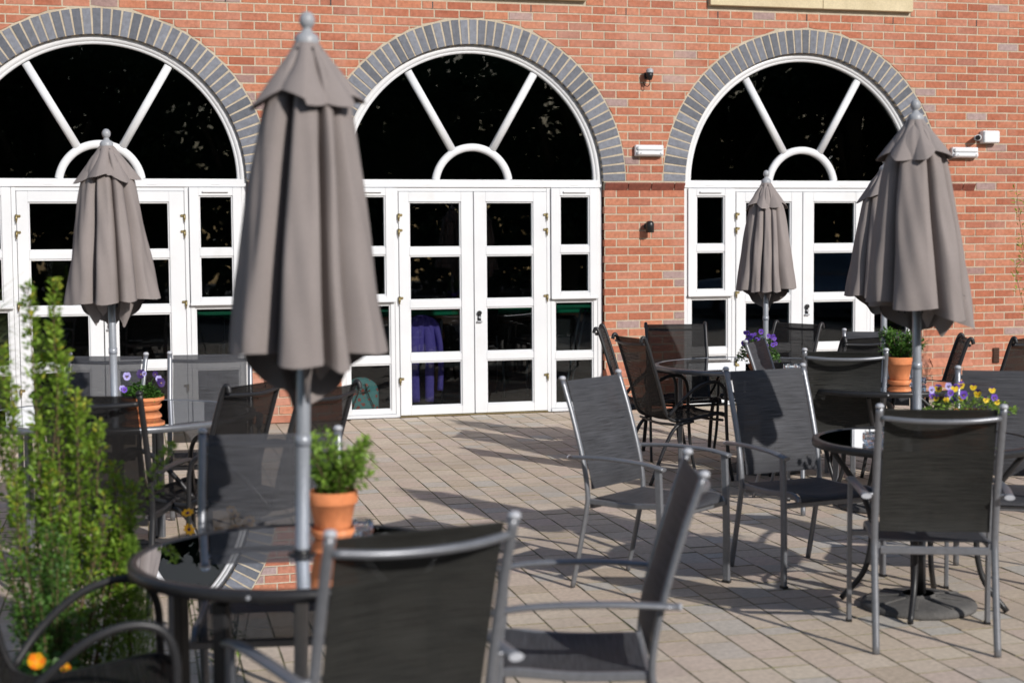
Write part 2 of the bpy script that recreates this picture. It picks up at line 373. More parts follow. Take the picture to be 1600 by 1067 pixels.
def openings(z0, z1):
    o = []
    zc = (z0 + z1) / 2
    if zc < ZS: o += [(x - HW, x + HW) for x in XC]
    if z1 > WZ0 and z0 < WZ1: o += [(a, b) for a, b in WINS]
    if 3.70 < zc < WZ0: o += [(a - 0.06, b + 0.07) for a, b in WINS]
    return o
for k in range(int(ZT / 0.075)):
    z0 = 0.075 * k + 0.006; z1 = z0 + 0.063
    if k == 27: z0 = 2.03
    off = 0 if k % 2 else 0.1125
    n = int((X1 - X0) / 0.225) + 2
    for i in range(-2, n):
        xa = X0 + ((PHASE - X0) % 0.225) - 0.225 + off + i * 0.225 + 0.006; xb = xa + 0.213
        if xb < X0 or xa > X1: continue
        segs = [(xa, xb)]
        for a, b in openings(z0, z1):
            ns = []
            for p, q in segs:
                if q <= a or p >= b: ns.append((p, q)); continue
                if p < a: ns.append((p, a))
                if q > b: ns.append((b, q))
            segs = ns
        if k in (27,):     # the moulded string course takes this row at the piers
            ns = []
            for p, q in segs:
                if q > 8.40: ns.append((max(p, 8.40), q))
                elif p < -3.0 and q < -1.5: ns.append((p, q))
            segs = [s for s in ns if s[1] - s[0] > .02]
        for p, q in segs:
            if q - p < 0.008: continue
            poly = [(p, z0), (q, z0), (q, z1), (p, z1)]
            if z1 > ZS:
                for xc in XC:
                    cx, cz = (p + q) / 2, (z0 + z1) / 2
                    nx = min(max(xc, p), q); nz = max(z0, ZS)
                    if math.hypot(nx - xc, nz - ZS) < RO + 0.012 and poly:
                        d = math.hypot(cx - xc, cz - ZS)
                        far = max(math.hypot(x - xc, z - ZS) for x, z in poly)
                        if far < RO + 0.012: poly = []; break
                        # cut with the tangents at both ends of the brick
                        for (sx, sz) in ((cx, cz), (p, cz), (q, cz)):
                            a = math.atan2(sz - ZS, sx - xc)
                            poly = clip_half(poly, xc + (RO + .01) * math.cos(a), ZS + (RO + .01) * math.sin(a), math.cos(a), math.sin(a)) if poly else poly
                if not poly or len(poly) < 3 or area(poly) < 0.0003: continue
            y0 = rnd.uniform(-0.0025, 0.0015)
            t = rnd.random(); t = t * 0.88 if rnd.random() < 0.95 else 0.93 + 0.07 * t
            prism_y(mb, poly, y0, 0.1, t)
mb.build('wall', 'brick', building)
# mortar face with the same openings, 7 mm behind the bricks
mb = MB()
def mort(x0, x1, z0, z1): mb.poly([(x0, 0.0035, z0), (x1, 0.0035, z0), (x1, 0.0035, z1), (x0, 0.0035, z1)])
edges = [X0] + [v for x in XC for v in (x - HW, x + HW)] + [X1]
for a, b in zip(edges[::2], edges[1::2]): mort(a, b, -0.01, ZS)
ZM = ZS + RO + 0.05
for a, b in zip([X0] + [x + 1.6 for x in XC], [x - 1.6 for x in XC] + [X1]):
    if b > a: mort(a, b, ZS, ZM)
for x in XC:
    n = 64; arc = [(x + RI * math.cos(PI - PI * i / n), ZS + RI * math.sin(PI * i / n)) for i in range(n + 1)]
    for i in range(n):
        (xa, za), (xb, zb) = arc[i], arc[i + 1]
        mb.poly([(xa, .0035, za), (xb, .0035, zb), (xb, .0035, ZM), (xa, .0035, ZM)])
        mb.poly([(xa, .0035, za), (xa, .1, za), (xb, .1, zb), (xb, .0035, zb)])
    mort(x - 1.6, x - RI, ZS, ZM) if x - 1.6 > (X0) else None
    if x + 1.6 < X1: mort(x + RI, x + 1.6, ZS, ZM)
mort(X0, X1, ZM, WZ0)
ed = [X0] + [v for w in WINS for v in w] + [X1]
for a, b in zip(ed[::2], ed[1::2]): mort(a, b, WZ0, WZ1)
mort(X0, X1, WZ1, ZT)
mb.build('mortar', 'mortar', building)
# inner leaf and roof slab: gives the wall thickness and keeps the sky out of the room
mb = MB()
for a, b in zip(edges[::2], edges[1::2]): mb.box(a - .01, b + .01, 0.11, 0.3, -0.01, ZS)
for x in XC:
    n = 40; arc = [(x + RI * math.cos(PI - PI * i / n), ZS + RI * math.sin(PI * i / n)) for i in range(n + 1)]
    for i in range(n):
        (xa, za), (xb, zb) = arc[i], arc[i + 1]
        prism_y(mb, [(xa, za), (xb, zb), (xb, ZM), (xa, ZM)], 0.112, 0.3, 0.5, bev=0)
    mb.box(x - 1.6125, x - RI, .112, .3, ZS, ZM); mb.box(x + RI, x + 1.6125, .112, .3, ZS, ZM)
mb.box(X0, XC[0] - 1.6125, .112, .3, ZS, ZM); mb.box(XC[2] + 1.6125, X1, .112, .3, ZS, ZM)
mb.box(X0, X1, .112, .3, ZM, ZT)
mb.box(X0, X1, .305, 6.5, ZT - .2, ZT); mb.box(X0, X1, 6.51, 6.7, 0, ZT); mb.box(X0 - .2, X0 - .002, .1, 6.7, 0, ZT); mb.box(X1 + .002, X1 + .2, .1, 6.7, 0, ZT)
mb.box(X0, X1, .305, 6.5, 3.5, 3.6)
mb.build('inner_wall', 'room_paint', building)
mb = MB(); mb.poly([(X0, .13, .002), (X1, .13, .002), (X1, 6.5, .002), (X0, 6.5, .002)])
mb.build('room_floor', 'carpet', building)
# arches of blue-grey brick
for x in XC:
    mb = MB(); n = 53
    for i in range(n):
        a0 = PI * i / n; a1 = PI * (i + 1) / n; g = 0.0075
        rv = rnd.uniform(-.002, .002)
        pts = []
        for r, a, s in ((RI, a0, 1), (RO + rv, a0, 1), (RO + rv, a1, -1), (RI, a1, -1)):
            d = g / r * (1.15 if r > RI + .05 else 0.8); pts.append((x + r * math.cos(a + s * d), ZS + r * math.sin(a + s * d)))
        prism_y(mb, pts, rnd.uniform(-.002, .0005), 0.1, rnd.random())
    mb.build('arch', 'blue_brick', building)
# moulded string course at the springing of the arches; sloping plinth at the foot of each pier
PIERS = [(-1.9, XC[0] - HW), (XC[0] + HW, XC[1] - HW), (XC[1] + HW, XC[2] - HW), (XC[2] + HW, 8.40)]
for a, b in PIERS:
    mb = MB(); x = a; i = 0
    while x < b - 0.02:
        x2 = min(x + 0.225, b)
        B = len(mb.v); P = []
        for xx in (x + .004, x2 - .004): P += [(xx, .1, 2.019), (xx, -.004, 2.019), (xx, -.036, 2.078), (xx, -.036, 2.088), (xx, .1, 2.088)]
        mb.v += P; t = rnd.uniform(0, .5)
        for k in range(5): q = (k + 1) % 5; mb.face([B + k, B + q, B + 5 + q, B + 5 + k], t)
        mb.face([B + 4 - k for k in range(5)], t); mb.face([B + 5 + k for k in range(5)], t)
        x = x2
    mb.box(a + .003, b - .003, -.004, .09, 2.021, 2.087, mi=1); mb.box(a + .003, b - .003, -.033, -.004, 2.0785, 2.0865, mi=1)
    mb.build('string_course', ['shaded_red_brick', 'mortar'], building)
    mb = MB(); e = 0.0 if b < 8 else 0.0
    for k in range(5):
        z0 = .075 * k + .005; off = 0 if k % 2 else .1125; x = a - off
        while x < b - .02:
            xa, xb = max(x, a) + .005, min(x + .225, b) - .005
            if xb - xa > .02:
                if k < 4: mb.box(xa, xb, -.062 + rnd.uniform(-.002, .002), .09, z0, z0 + .065, rnd.random() * .9, bev=.002)
                else:
                    B = len(mb.v)
                    for xx in (xa, xb): mb.v += [(xx, -.062, z0), (xx, -.062, z0 + .018), (xx, -.004, z0 + .085), (xx, .0, z0)]
                    t = .5 + rnd.random() * .2
                    for q in ((0, 4, 5, 1), (1, 5, 6, 2), (0, 1, 2, 3), (4, 7, 6, 5)): mb.face([B + w for w in q], t)
            x += .225
    mb.box(a + .004, b - .004, -.055, -.002, 0, .31, mi=1)
    mb.build('plinth', ['brick', 'mortar'], building)
for a, b in WINS:
    mb = MB(); c = (a + b) / 2 + .1
    mb.box(a - .055, c - .002, -.055, .1, 3.715, WZ0 - .002, bev=.004); mb.box(c + .002, b + .065, -.055, .1, 3.715, WZ0 - .002, bev=.004)
    mb.build('stone_sill', 'stone', building)
    mb = MB()
    mb.box(a, b, .03, .09, WZ0, WZ0 + .06); mb.box(a, b, .03, .09, WZ1 - .06, WZ1)
    for x in (a, (a + b) / 2 - .035, b - .07): mb.box(x, x + .07, .03, .09, WZ0 + .06, WZ1 - .06)
    w = mb.build('window', 'white_plastic', building)
    mb = MB(); mb.box(a + .07, b - .07, .055, .059, WZ0 + .06, WZ1 - .06); mb.build('pane', 'window_glass', w)

for k in range(-3, 10):
    mb = MB(); mb.box(3.0 + .9 * k - .005, 3.0 + .9 * k + .005, -.003, .02, 3.606, 3.666); mb.build('weep_vent', 'black_plastic', building)
YF = 0.05
mb = MB(); q = random.Random(5)
for i in range(140):
    x = -2.2 + i * .085; w = .004 + .012 * q.random(); mb.box(x, x + .083, -.06 - w if (XC[0] + HW < x < XC[1] - HW or XC[1] + HW < x < XC[2] - HW or XC[2] + HW < x < 8.3) else YF - .035 - w, .04, -.004, .0025 + .002 * q.random(), bev=.001)
tag(mb.build('dirt_line', 'soil'), kind='structure')
# doors, side windows and fanlights in white plastic frames
YF = 0.05
def rect_frame(mb, x0, x1, z0, z1, wl, wr, wb, wt, y0, y1, bars=(), bw=.066):
    """stiles, rails and bars; then a slim bead set back round every light"""
    mb.box(x0, x0 + wl, y0, y1, z0, z1, bev=.003); mb.box(x1 - wr, x1, y0, y1, z0, z1, bev=.003)
    mb.box(x0 + wl, x1 - wr, y0 + .0006, y1, z0, z0 + wb, bev=.003); mb.box(x0 + wl, x1 - wr, y0 + .0006, y1, z1 - wt, z1, bev=.003)
    zs = [z0 + wb] + [v for c in bars for v in (c - bw / 2, c + bw / 2)] + [z1 - wt]
    for c in bars: mb.box(x0 + wl, x1 - wr, y0 + .004, y1, c - bw / 2, c + bw / 2, bev=.005)
    xa, xb = x0 + wl, x1 - wr; s = .012
    for za, zb in zip(zs[::2], zs[1::2]):
        mb.box(xa, xa + s, y0 + .011, y1 - .005, za, zb, bev=.003); mb.box(xb - s, xb, y0 + .011, y1 - .005, za, zb, bev=.003)
        mb.box(xa + s, xb - s, y0 + .0115, y1 - .005, za, za + s, bev=.003); mb.box(xa + s, xb - s, y0 + .0115, y1 - .005, zb - s, zb, bev=.003)
    return xa, xb, z0 + wb, z1 - wt
chamf = lambda w, d: [(-w / 2, -d / 2), (-w / 2, d / 2 - w * .3), (-w * .22, d / 2), (w * .22, d / 2), (w / 2, d / 2 - w * .3), (w / 2, -d / 2)]
for di, xc in enumerate(XC):
    # outer frame: jambs, transom, mullions
    mb = MB()
    mb.box(xc - 1.215, xc - 1.172, YF, .115, 0.0, 2.04, bev=.003); mb.box(xc + 1.172, xc + 1.215, YF, .115, 0.0, 2.04, bev=.003)
    mb.box(xc - 1.215, xc + 1.215, YF - .008, .115, 2.042, 2.112, bev=.004)
    mb.box(xc - .722, xc - .686, YF + .002, .115, 0, 2.04, bev=.003); mb.box(xc + .686, xc + .722, YF + .002, .115, 0, 2.04, bev=.003)
    mb.box(xc - .686, xc + .686, YF + .006, .115, 2.008, 2.04, bev=.003)
    mb.box(xc - 1.215, xc - .722, YF - .012, .115, -.004, .03, bev=.003); mb.box(xc + .722, xc + 1.215, YF - .012, .115, -.004, .03, bev=.003)
    for q in (-.95, -.42, .42, .95): mb.box(xc + q - .035, xc + q + .035, YF - .011, YF - .0075, 2.062, 2.069)
    mb.build('door_frame', 'white_plastic', building)
    mb = MB(); mb.box(xc - .686, xc + .686, YF - .03, .115, -.004, .012, bev=.002); mb.build('threshold', 'brass', building)
    for s in (-1, 1):
        xa, xb = (xc - .682, xc - .004) if s < 0 else (xc + .004, xc + .682)
        mb = MB(); wl, wr = (.092, .112) if s < 0 else (.108, .125)
        pa = rect_frame(mb, xa, xb, .016, 2.005, wl, wr, .075, .09, YF - .006, YF + .055, bars=(.53, 1.005, 1.473), bw=.07)
        d = mb.build('door', 'white_plastic', building)
        mb = MB(); mb.box(pa[0] + .002, pa[1] - .002, YF + .02, YF + .024, pa[2] + .002, pa[3] - .002); mb.build('pane', 'window_glass', d)
        xh = xc + s * .684
        for zh in (1.775, 1.64, 1.04, .32):
            mb = MB(); mb.box(xh - .010, xh + .010, YF - .022, YF - .007, zh - .012, zh + .038, bev=.003)
            mb.box(xh - (.034 if s > 0 else .008), xh + (.008 if s > 0 else .034), YF - .018, YF - .0075, zh + .014, zh + .034, bev=.004); mb.tube([(xh, YF - .024, zh - .032), (xh, YF - .024, zh + .038)], .005)
            mb.build('hinge', 'brass', d)
        if s > 0:
            mb = MB(); lx = xc + .045; lz = .885
            mb.box(lx - .016, lx + .016, YF - .013, YF - .006, lz - .05, lz + .04, bev=.004)
            mb.tube([(lx, YF - .03, lz + .035), (lx, YF - .007, lz + .035)], .02); mb.tube([(lx, YF - .035, lz - .005), (lx, YF - .007, lz - .005)], .011, seg=8, mi=1)
            mb.box(lx - .024, lx + .024, YF - .028, YF - .0135, lz - .052, lz - .036, mi=1, bev=.003)
            mb.build('lock', ['black_plastic', 'grey_plastic'], d)
        # side window: opening sash above, two fixed lights below
        xa, xb = (xc - 1.170, xc - .724) if s < 0 else (xc + .724, xc + 1.170)
        mb = MB()
        pa = rect_frame(mb, xa, xb, 1.045, 2.038, .082, .078, .045, .07, YF - .02, YF + .05, bars=(1.482,), bw=.066)
        mb.box(xa - .004, xb + .004, YF - .034, YF - .02, 1.03, 1.052, bev=.004)
        sw = mb.build('side_window', 'white_plastic', building)
        mb = MB(); mb.box(pa[0] + .002, pa[1] - .002, YF + .012, YF + .016, pa[2] + .002, pa[3] - .002); mb.build('pane', 'window_glass', sw)
        mb = MB(); mb.box((xa + xb) / 2 - .11, (xa + xb) / 2 + .11, YF - .038, YF - .0195, 1.995, 2.012, bev=.004); mb.build('trickle_vent', 'white_plastic', sw)
        mb = MB()
        pa = rect_frame(mb, xa, xb, .032, 1.028, .038, .038, .038, .02, YF + .004, YF + .06, bars=(.512,), bw=.066)
        lw = mb.build('side_window', 'white_plastic', building)
        mb = MB(); mb.box(pa[0] + .002, pa[1] - .002, YF + .025, YF + .029, pa[2] + .002, pa[3] - .002); mb.build('pane', 'window_glass', lw)
    # fanlight
    mb = MB()
    arc = lambda r, a0, a1, n, z0=ZS, y=YF: [(xc + r * math.cos(a0 + (a1 - a0) * i / n), y, z0 + r * math.sin(a0 + (a1 - a0) * i / n)) for i in range(n + 1)]
    mb.sweep(arc(1.186, PI, 0, 72, y=YF + .03), [(-.024, .032), (.024, .032), (.026, -.036), (-.026, -.036)], ref=(0, 1, 0), caps=False)
    mb.sweep(arc(1.148, PI, 0, 72, y=YF + .035), [(-.012, .024), (.026, .024), (.026, -.028), (.006, -.036), (-.012, -.03)][::-1], ref=(0, 1, 0), caps=False)
    a = math.asin((2.112 - 2.06) / .34)
    sec = [(-.034, .026), (.034, .026), (.034, -.012), (.018, -.028), (-.018, -.028), (-.034, -.012)]
    mb.sweep(arc(.34, PI - a, a, 36, 2.06, YF + .028), sec[::-1], ref=(0, 1, 0), caps=False)
    fl = mb.build('fanlight', 'white_plastic', building)
    for s in (-1, 1):
        mb = MB(); u = Vector((s * math.cos(PI / 3), 0, math.sin(PI / 3)))
        o = Vector((xc, YF + .03, 2.06)); mb.sweep([o + u * .355, o + u * 1.158], sec[::-1], ref=(0, 1, 0)); mb.build('glazing_bar', 'white_plastic', fl)
    mb = MB(); pts = [(xc + 1.15 * math.cos(PI * i / 48), YF + .035, ZS + 1.15 * math.sin(PI * i / 48)) for i in range(49)]
    mb.poly([(p[0], p[1], max(p[2], 2.1)) for p in pts]); mb.build('pane', 'window_glass', fl)

# ------------------------------------------------------------------ fixtures on the wall
def bulkhead(x0, x1, z0, z1, label):
    r = empty('wall_light', ((x0 + x1) / 2, -.004, z0), 0, label, 'light', 'white rectangular wall lights')
    w = (x1 - x0) / 2; h = z1 - z0
    mb = MB(); mb.box(-w, w, -.05, 0, 0, h, bev=.008); mb.build('housing', 'white_plastic', r)
    mb = MB(); mb.box(-w + .012, w - .012, -.078, -.051, .008, h * .48, bev=.01); mb.box(-w + .012, w - .012, -.072, -.051, h * .52, h - .008, bev=.01); mb.build('diffuser', 'white_plastic', r)
    mb = MB(); mb.tube([(-w * .7, -.082, h * .25), (-w * .7, -.077, h * .25)], .006); mb.tube([(w * .7, -.082, h * .25), (w * .7, -.077, h * .25)], .006); mb.build('screw', 'grey_plastic', r)
bulkhead(4.871, 5.146, 2.327, 2.43, 'white rectangular wall light on the pier between the middle and right arches')
bulkhead(8.125, 8.408, 2.335, 2.437, 'white rectangular wall light right of the right arch, under the camera and box')
r = empty('junction_box', (8.535, -.004, 2.477), 0, 'white square plastic box on the brick wall right of the small camera', 'box')
mb = MB(); mb.box(-.09, .09, -.075, 0, 0, .122, bev=.01); mb.build('housing', 'white_plastic', r)
mb = MB(); mb.box(-.084, .084, -.086, -.0755, .006, .116, bev=.006); mb.build('lid', 'white_plastic', r)
r = empty('security_camera', (8.41, -.004, 2.53), 0, 'small white round security camera beside the white box on the wall', 'camera')
mb = MB(); mb.lathe([(0, 0), (.026, 0), (.026, .012), (0, .012)], seg=16); o = mb.build('mount', 'white_plastic', r); o.rotation_euler = (PI / 2, 0, 0)
mb = MB(); mb.tube([(0, -.01, 0), (-.01, -.04, .002)], .008); mb.tube([(.0, -.045, .004), (-.05, -.115, -.004)], .03, seg=16); mb.build('body', 'white_plastic', r)
mb = MB(); mb.tube([(-.049, -.1135, -.0038), (-.054, -.121, -.0046)], .024, seg=16); mb.build('lens', 'black_plastic', r)
r = empty('wall_lamp', (4.998, 0, 1.69), 0, 'small black downlight on the pier between the middle and right arches', 'lamp')
mb = MB(); mb.lathe([(0, 0), (.032, 0), (.032, .012), (0, .012)], seg=16); o = mb.build('mount', 'black_plastic', r); o.rotation_euler = (PI / 2, 0, 0)
mb = MB(); mb.tube([(0, -.01, .0), (0, -.06, 0)], .014); mb.lathe([(0, .048), (.026, .044), (.038, .025), (.038, -.06), (.03, -.06), (.03, -.03), (0, -.03)], 0, -.085, 0, seg=20); mb.build('shade', 'black_plastic', r)
r = empty('floodlight_sensor', (4.998, 0, 3.06), 0, 'small black sensor lamp with clear top high on the brick above the pier', 'sensor')
mb = MB(); mb.box(-.025, .025, -.02, -.001, -.03, .03, bev=.004); mb.build('mount', 'black_plastic', r)
mb = MB(); mb.tube(smoothpath([(0, -.015, 0), (0, -.05, -.01), (0, -.075, .0)]), .012); mb.lathe([(0, -.045), (.018, -.045), (.03, -.01), (.032, .02), (0, .02)], 0, -.085, 0, seg=16); mb.build('body', 'black_plastic', r)
mb = MB(); mb.lathe([(.033, .021), (.034, .04), (.024, .058), (0, .062)], 0, -.085, 0, seg=16); mb.build('dome', 'grey_plastic', r)
mb = MB(); mb.tube(smoothpath([(0, -.08, -.045), (.005, -.075, -.075), (-.01, -.06, -.1), (-.035, -.045, -.09), (-.04, -.02, -.06)]), .004, seg=6); mb.build('cable', 'black_plastic', r)
r = empty('wall_vent', (8.66, 0, .40), 0, 'small brown vent grille low on the brick wall at the far right', 'vent')
mb = MB(); mb.box(-.035, .035, -.014, .0, -.075, .075, bev=.003); mb.build('frame', 'dark_wood', r)
mb = MB()
for i in range(6): mb.box(-.028, .028, -.021, -.0145, -.06 + i * .022, -.05 + i * .022)
mb.build('louvre', 'dark_wood', r)
# ------------------------------------------------------------------ things inside the room
r = empty('snooker_table', (3.5, 2.9, .002), 0, 'snooker table with green cloth dimly seen inside behind the glass doors', 'table')
mb = MB(); mb.box(-2.6, 2.6, -.9, .9, .70, .80, bev=.02); mb.build('frame', 'dark_wood', r)
mb = MB(); mb.box(-2.5, 2.5, -.8, .8, .802, .812, bev=.002); mb.box(-2.52, 2.52, -.86, -.80, .802, .85, bev=.01); mb.build('cloth', 'baize', r)
for x in (-2.3, 0, 2.3):
    for y in (-.7, .7):
        mb = MB(); mb.lathe([(.06, 0), (.07, .1), (.05, .2), (.075, .5), (.08, .699)], x, y, seg=12); mb.build('leg', 'dark_wood', r)
r = empty('hoodie', (2.96, .40, .002), 0, 'purple fleece jacket hung over a chair back behind the glass of the middle doors', 'jacket')
mb = MB(); rows = []
for i in range(15):
    t = i / 14; z = .50 + t * .385; w = .185 * (1 - .06 * t) * (math.sqrt(max(0, 1 - max(0, (t - .55) / .46) ** 2)) ** .8 + 0.001)
    rows.append([(w * math.cos(2 * PI * j / 64), (-.05 if math.sin(2 * PI * j / 64) < 0 else .05) * abs(math.sin(2 * PI * j / 64)) ** .5 + .013 * math.sin(j * 1.05), z) for j in range(64)])
mb.grid(rows, closed=True); mb.build('body', 'purple_fleece', r)
for x, z0, w in ((-.165, .16, .03), (-.085, .10, .042), (.05, .10, .042), (.155, .20, .028)):
    mb = MB(); mb.tube(smoothpath([(x * .8, -.03, .78), (x, -.055, .62), (x * 1.04, -.06, .40), (x * .96, -.06, z0)]), w, .026, seg=14, ref=(0, 1, 0)); mb.build('hanging_fold', 'purple_fleece', r)
def room_chair(x, y, rz, label):
    r = empty('indoor_chair', (x, y, .002), rz, label, 'chair', 'dark chairs inside the room')
    mb = MB(); mb.box(-.2, .2, -.2, .2, .43, .47, bev=.01); mb.build('seat', 'carpet', r)
    mb = MB(); mb.box(-.19, .19, .19, .22, .6, .86, bev=.01); mb.build('backrest', 'carpet', r)
    for sx in (-1, 1):
        mb = MB(); mb.tube([(sx * .18, -.19, 0), (sx * .18, -.18, .43)], .011); mb.build('leg', 'pole_metal', r)
        mb = MB(); mb.tube([(sx * .18, .22, 0), (sx * .18, .20, .43), (sx * .18, .23, .84)], .011); mb.build('leg', 'pole_metal', r)
room_chair(2.96, .62, PI, 'dark indoor chair under the purple jacket')
room_chair(4.0, 1.5, .6, 'dark indoor chair deep in the room behind the middle right door')
room_chair(1.0, 1.3, -.4, 'dark indoor chair inside behind the left arch doors')
r = empty('backpack', (2.36, .24, .002), 0, 'turquoise backpack with red flower print behind the side window left of the middle doors', 'bag')
mb = MB(); rows = []
for i in range(13):
    t = i / 12; z = .02 + t * .33; k = (1 - max(0, (t - .6) / .42) ** 2.2)
    w = .155 * max(k, 0.02) ** .6; d = .08 * max(k, .02) ** .6
    rows.append([(w * (abs(math.cos(a)) ** .6) * (1 if math.cos(a) > 0 else -1), d * (abs(math.sin(a)) ** .6) * (1 if math.sin(a) > 0 else -1), z) for a in [2 * PI * j / 32 for j in range(32)]])
rows.append([(p[0] * .02, p[1] * .02, .352) for p in rows[-1]]); mb.grid(rows, closed=True); mb.build('body', 'bag_print', r)
for s in (-1, 1):
    mb = MB(); mb.tube(smoothpath([(s * .02, -.085, .30), (s * .05, -.10, .2), (s * .09, -.095, .1), (s * .08, -.085, .03)]), .005, seg=6); mb.tube(smoothpath([(s * -.06, -.085, .28), (0, -.10, .22), (s * .06, -.10, .24)]), .004, seg=6); mb.build('cord', 'dark_wood', r)
r = empty('amplifier_trolley', (4.33, .42, .002), 0, 'black padded case on silver legs behind the side window right of the middle doors', 'case')
mb = MB(); mb.box(-.17, .13, -.05, .1, .40, .86, bev=.03); mb.build('case', 'black_plastic', r)
for dx in (0, .05):
    mb = MB(); mb.tube([(-.05 + dx, -.09, .02), (.14 + dx, -.07, .92)], .009); mb.build('pole', 'pole_metal', r)
# ------------------------------------------------------------------ chairs
def sling(mb, prof, hw, sag, tint=.5, th=.0022, nx=10, rear=0):
    """prof: list of (y, z) along the sling, bottom to top; sag(t) = how far the middle hangs along the normal"""
    P = smoothpath([(0, y, z) for y, z in prof], 5); n = len(P); rows = []; back = []
    for i, p in enumerate(P):
        a = P[max(i - 1, 0)]; b = P[min(i + 1, n - 1)]; t = (b - a).normalized(); nm = Vector((0, -t.z, t.y)); s = sag(i / (n - 1))
        row = []; rb = []
        for j in range(nx + 1):
            u = -1 + 2 * j / nx; o = nm * (s * (1 - u * u)); q = p + o; row.append((u * hw, q.y, q.z)); q = q + nm * th; rb.append((u * hw, q.y, q.z))
        rows.append(row); back.append(rb)
    mb.grid(rows, tint, uvs=True); b0 = len(mb.f); mb.grid(back, tint, mi=rear, uvs=True)
    for k in range(b0, len(mb.f)): mb.f[k] = mb.f[k][::-1]; mb.uv[k] = mb.uv[k][::-1]
rect = lambda a, b, c=.004: [(-a + c, -b), (a - c, -b), (a, -b + c), (a, b - c), (a - c, b), (-a + c, b), (-a, b - c), (-a, -b + c)]
def make_square_chair(metal='frame_metal', cloth='sling_grey', cap='cap_plastic'):
    r = empty('garden_chair')
    w, wa = .224, .277
    back = [(-.292, 0), (-.25, .18), (-.212, .36), (-.205, .44), (-.228, .58), (-.285, .78), (-.342, .945)]
    for s in (-1, 1):
        mb = MB(); p = smoothpath([(s * w, y, z) for y, z in back]); mb.tube(p, .014, .0105, ref=(0, 1, 0), seg=12); lg = mb.build('rear_leg', metal, r)
        mb = MB(); mb.lathe([(.0, 0), (.0155, 0), (.016, .008), (.011, .015), (0, .017)], s * w, -.3435, .944, seg=12); mb.build('cap', cap, lg)
        mb = MB(); mb.sweep(smoothpath([(s * wa, .218, 0), (s * wa, .216, .3), (s * wa, .205, .587)]), rect(.0165, .0095), ref=(1, 0, 0), smooth=False); lg = mb.build('front_leg', metal, r)
        mb = MB(); mb.box(s * wa - .011, s * wa + .011, .2, .236, 0, .012); mb.build('foot', 'black_plastic', lg)
        mb = MB(); p = smoothpath([(s * (wa - .002), .235, .588), (s * (wa + .002), .12, .606), (s * wa, -.08, .612), (s * (wa - .014), -.272, .602)]); mb.tube(p, .019, .0095, ref=(0, 0, 1), seg=14, caps=True)
        ar = mb.build('armrest', metal, r)
        mb = MB(); mb.tube([(s * (wa - .0141), -.272, .602), (s * (wa - .0145), -.279, .6017)], .0195, .010, seg=14); mb.build('cap', cap, ar)
        mb = MB(); mb.tube([(s * w, -.235, .603), (s * (wa - .01), -.235, .603)], .007, seg=8)
        mb.sweep(smoothpath([(s * .2105, -.205, .402), (s * .2105, 0, .40), (s * .2105, .17, .413), (s * .2105, .222, .402), (s * .2105, .235, .385)]), rect(.010, .0125), ref=(0, 0, 1), smooth=False)
        mb.build('seat_rail', metal, r)
    mb = MB(); mb.sweep([(-.2, -.20, .383), (.2, -.20, .383)], rect(.009, .0155), ref=(0, 0, 1), smooth=False); mb.build('rear_crossbar', metal, r)
    mb = MB(); mb.sweep([(-wa + .009, .212, .372), (wa - .009, .212, .372)], rect(.009, .0125), ref=(0, 0, 1), smooth=False); mb.build('front_crossbar', metal, r)
    mb = MB(); mb.tube(smoothpath([(-w + .008, -.333, .905), (-.11, -.362, .898), (0, -.371, .896), (.11, -.362, .898), (w - .008, -.333, .905)]), .0105, seg=10, ref=(0, 0, 1)); mb.build('top_rail', metal, r)
    mb = MB(); sling(mb, [(-.196, .455), (-.205, .52), (-.24, .64), (-.285, .79), (-.318, .90), (-.332, .938)], .205, lambda t: -.018 * math.sin(PI * min(1, t * 1.05)), rear=1)
    mb.build('backrest', [cloth, 'sling_dense_rear' if cloth == 'sling_dense' else cloth], r)
    mb = MB(); sling(mb, [(-.19, .414), (-.05, .41), (.1, .414), (.19, .424), (.232, .412), (.243, .388)], .202, lambda t: -.022 * math.sin(PI * t)); mb.build('seat', cloth, r)
    return r
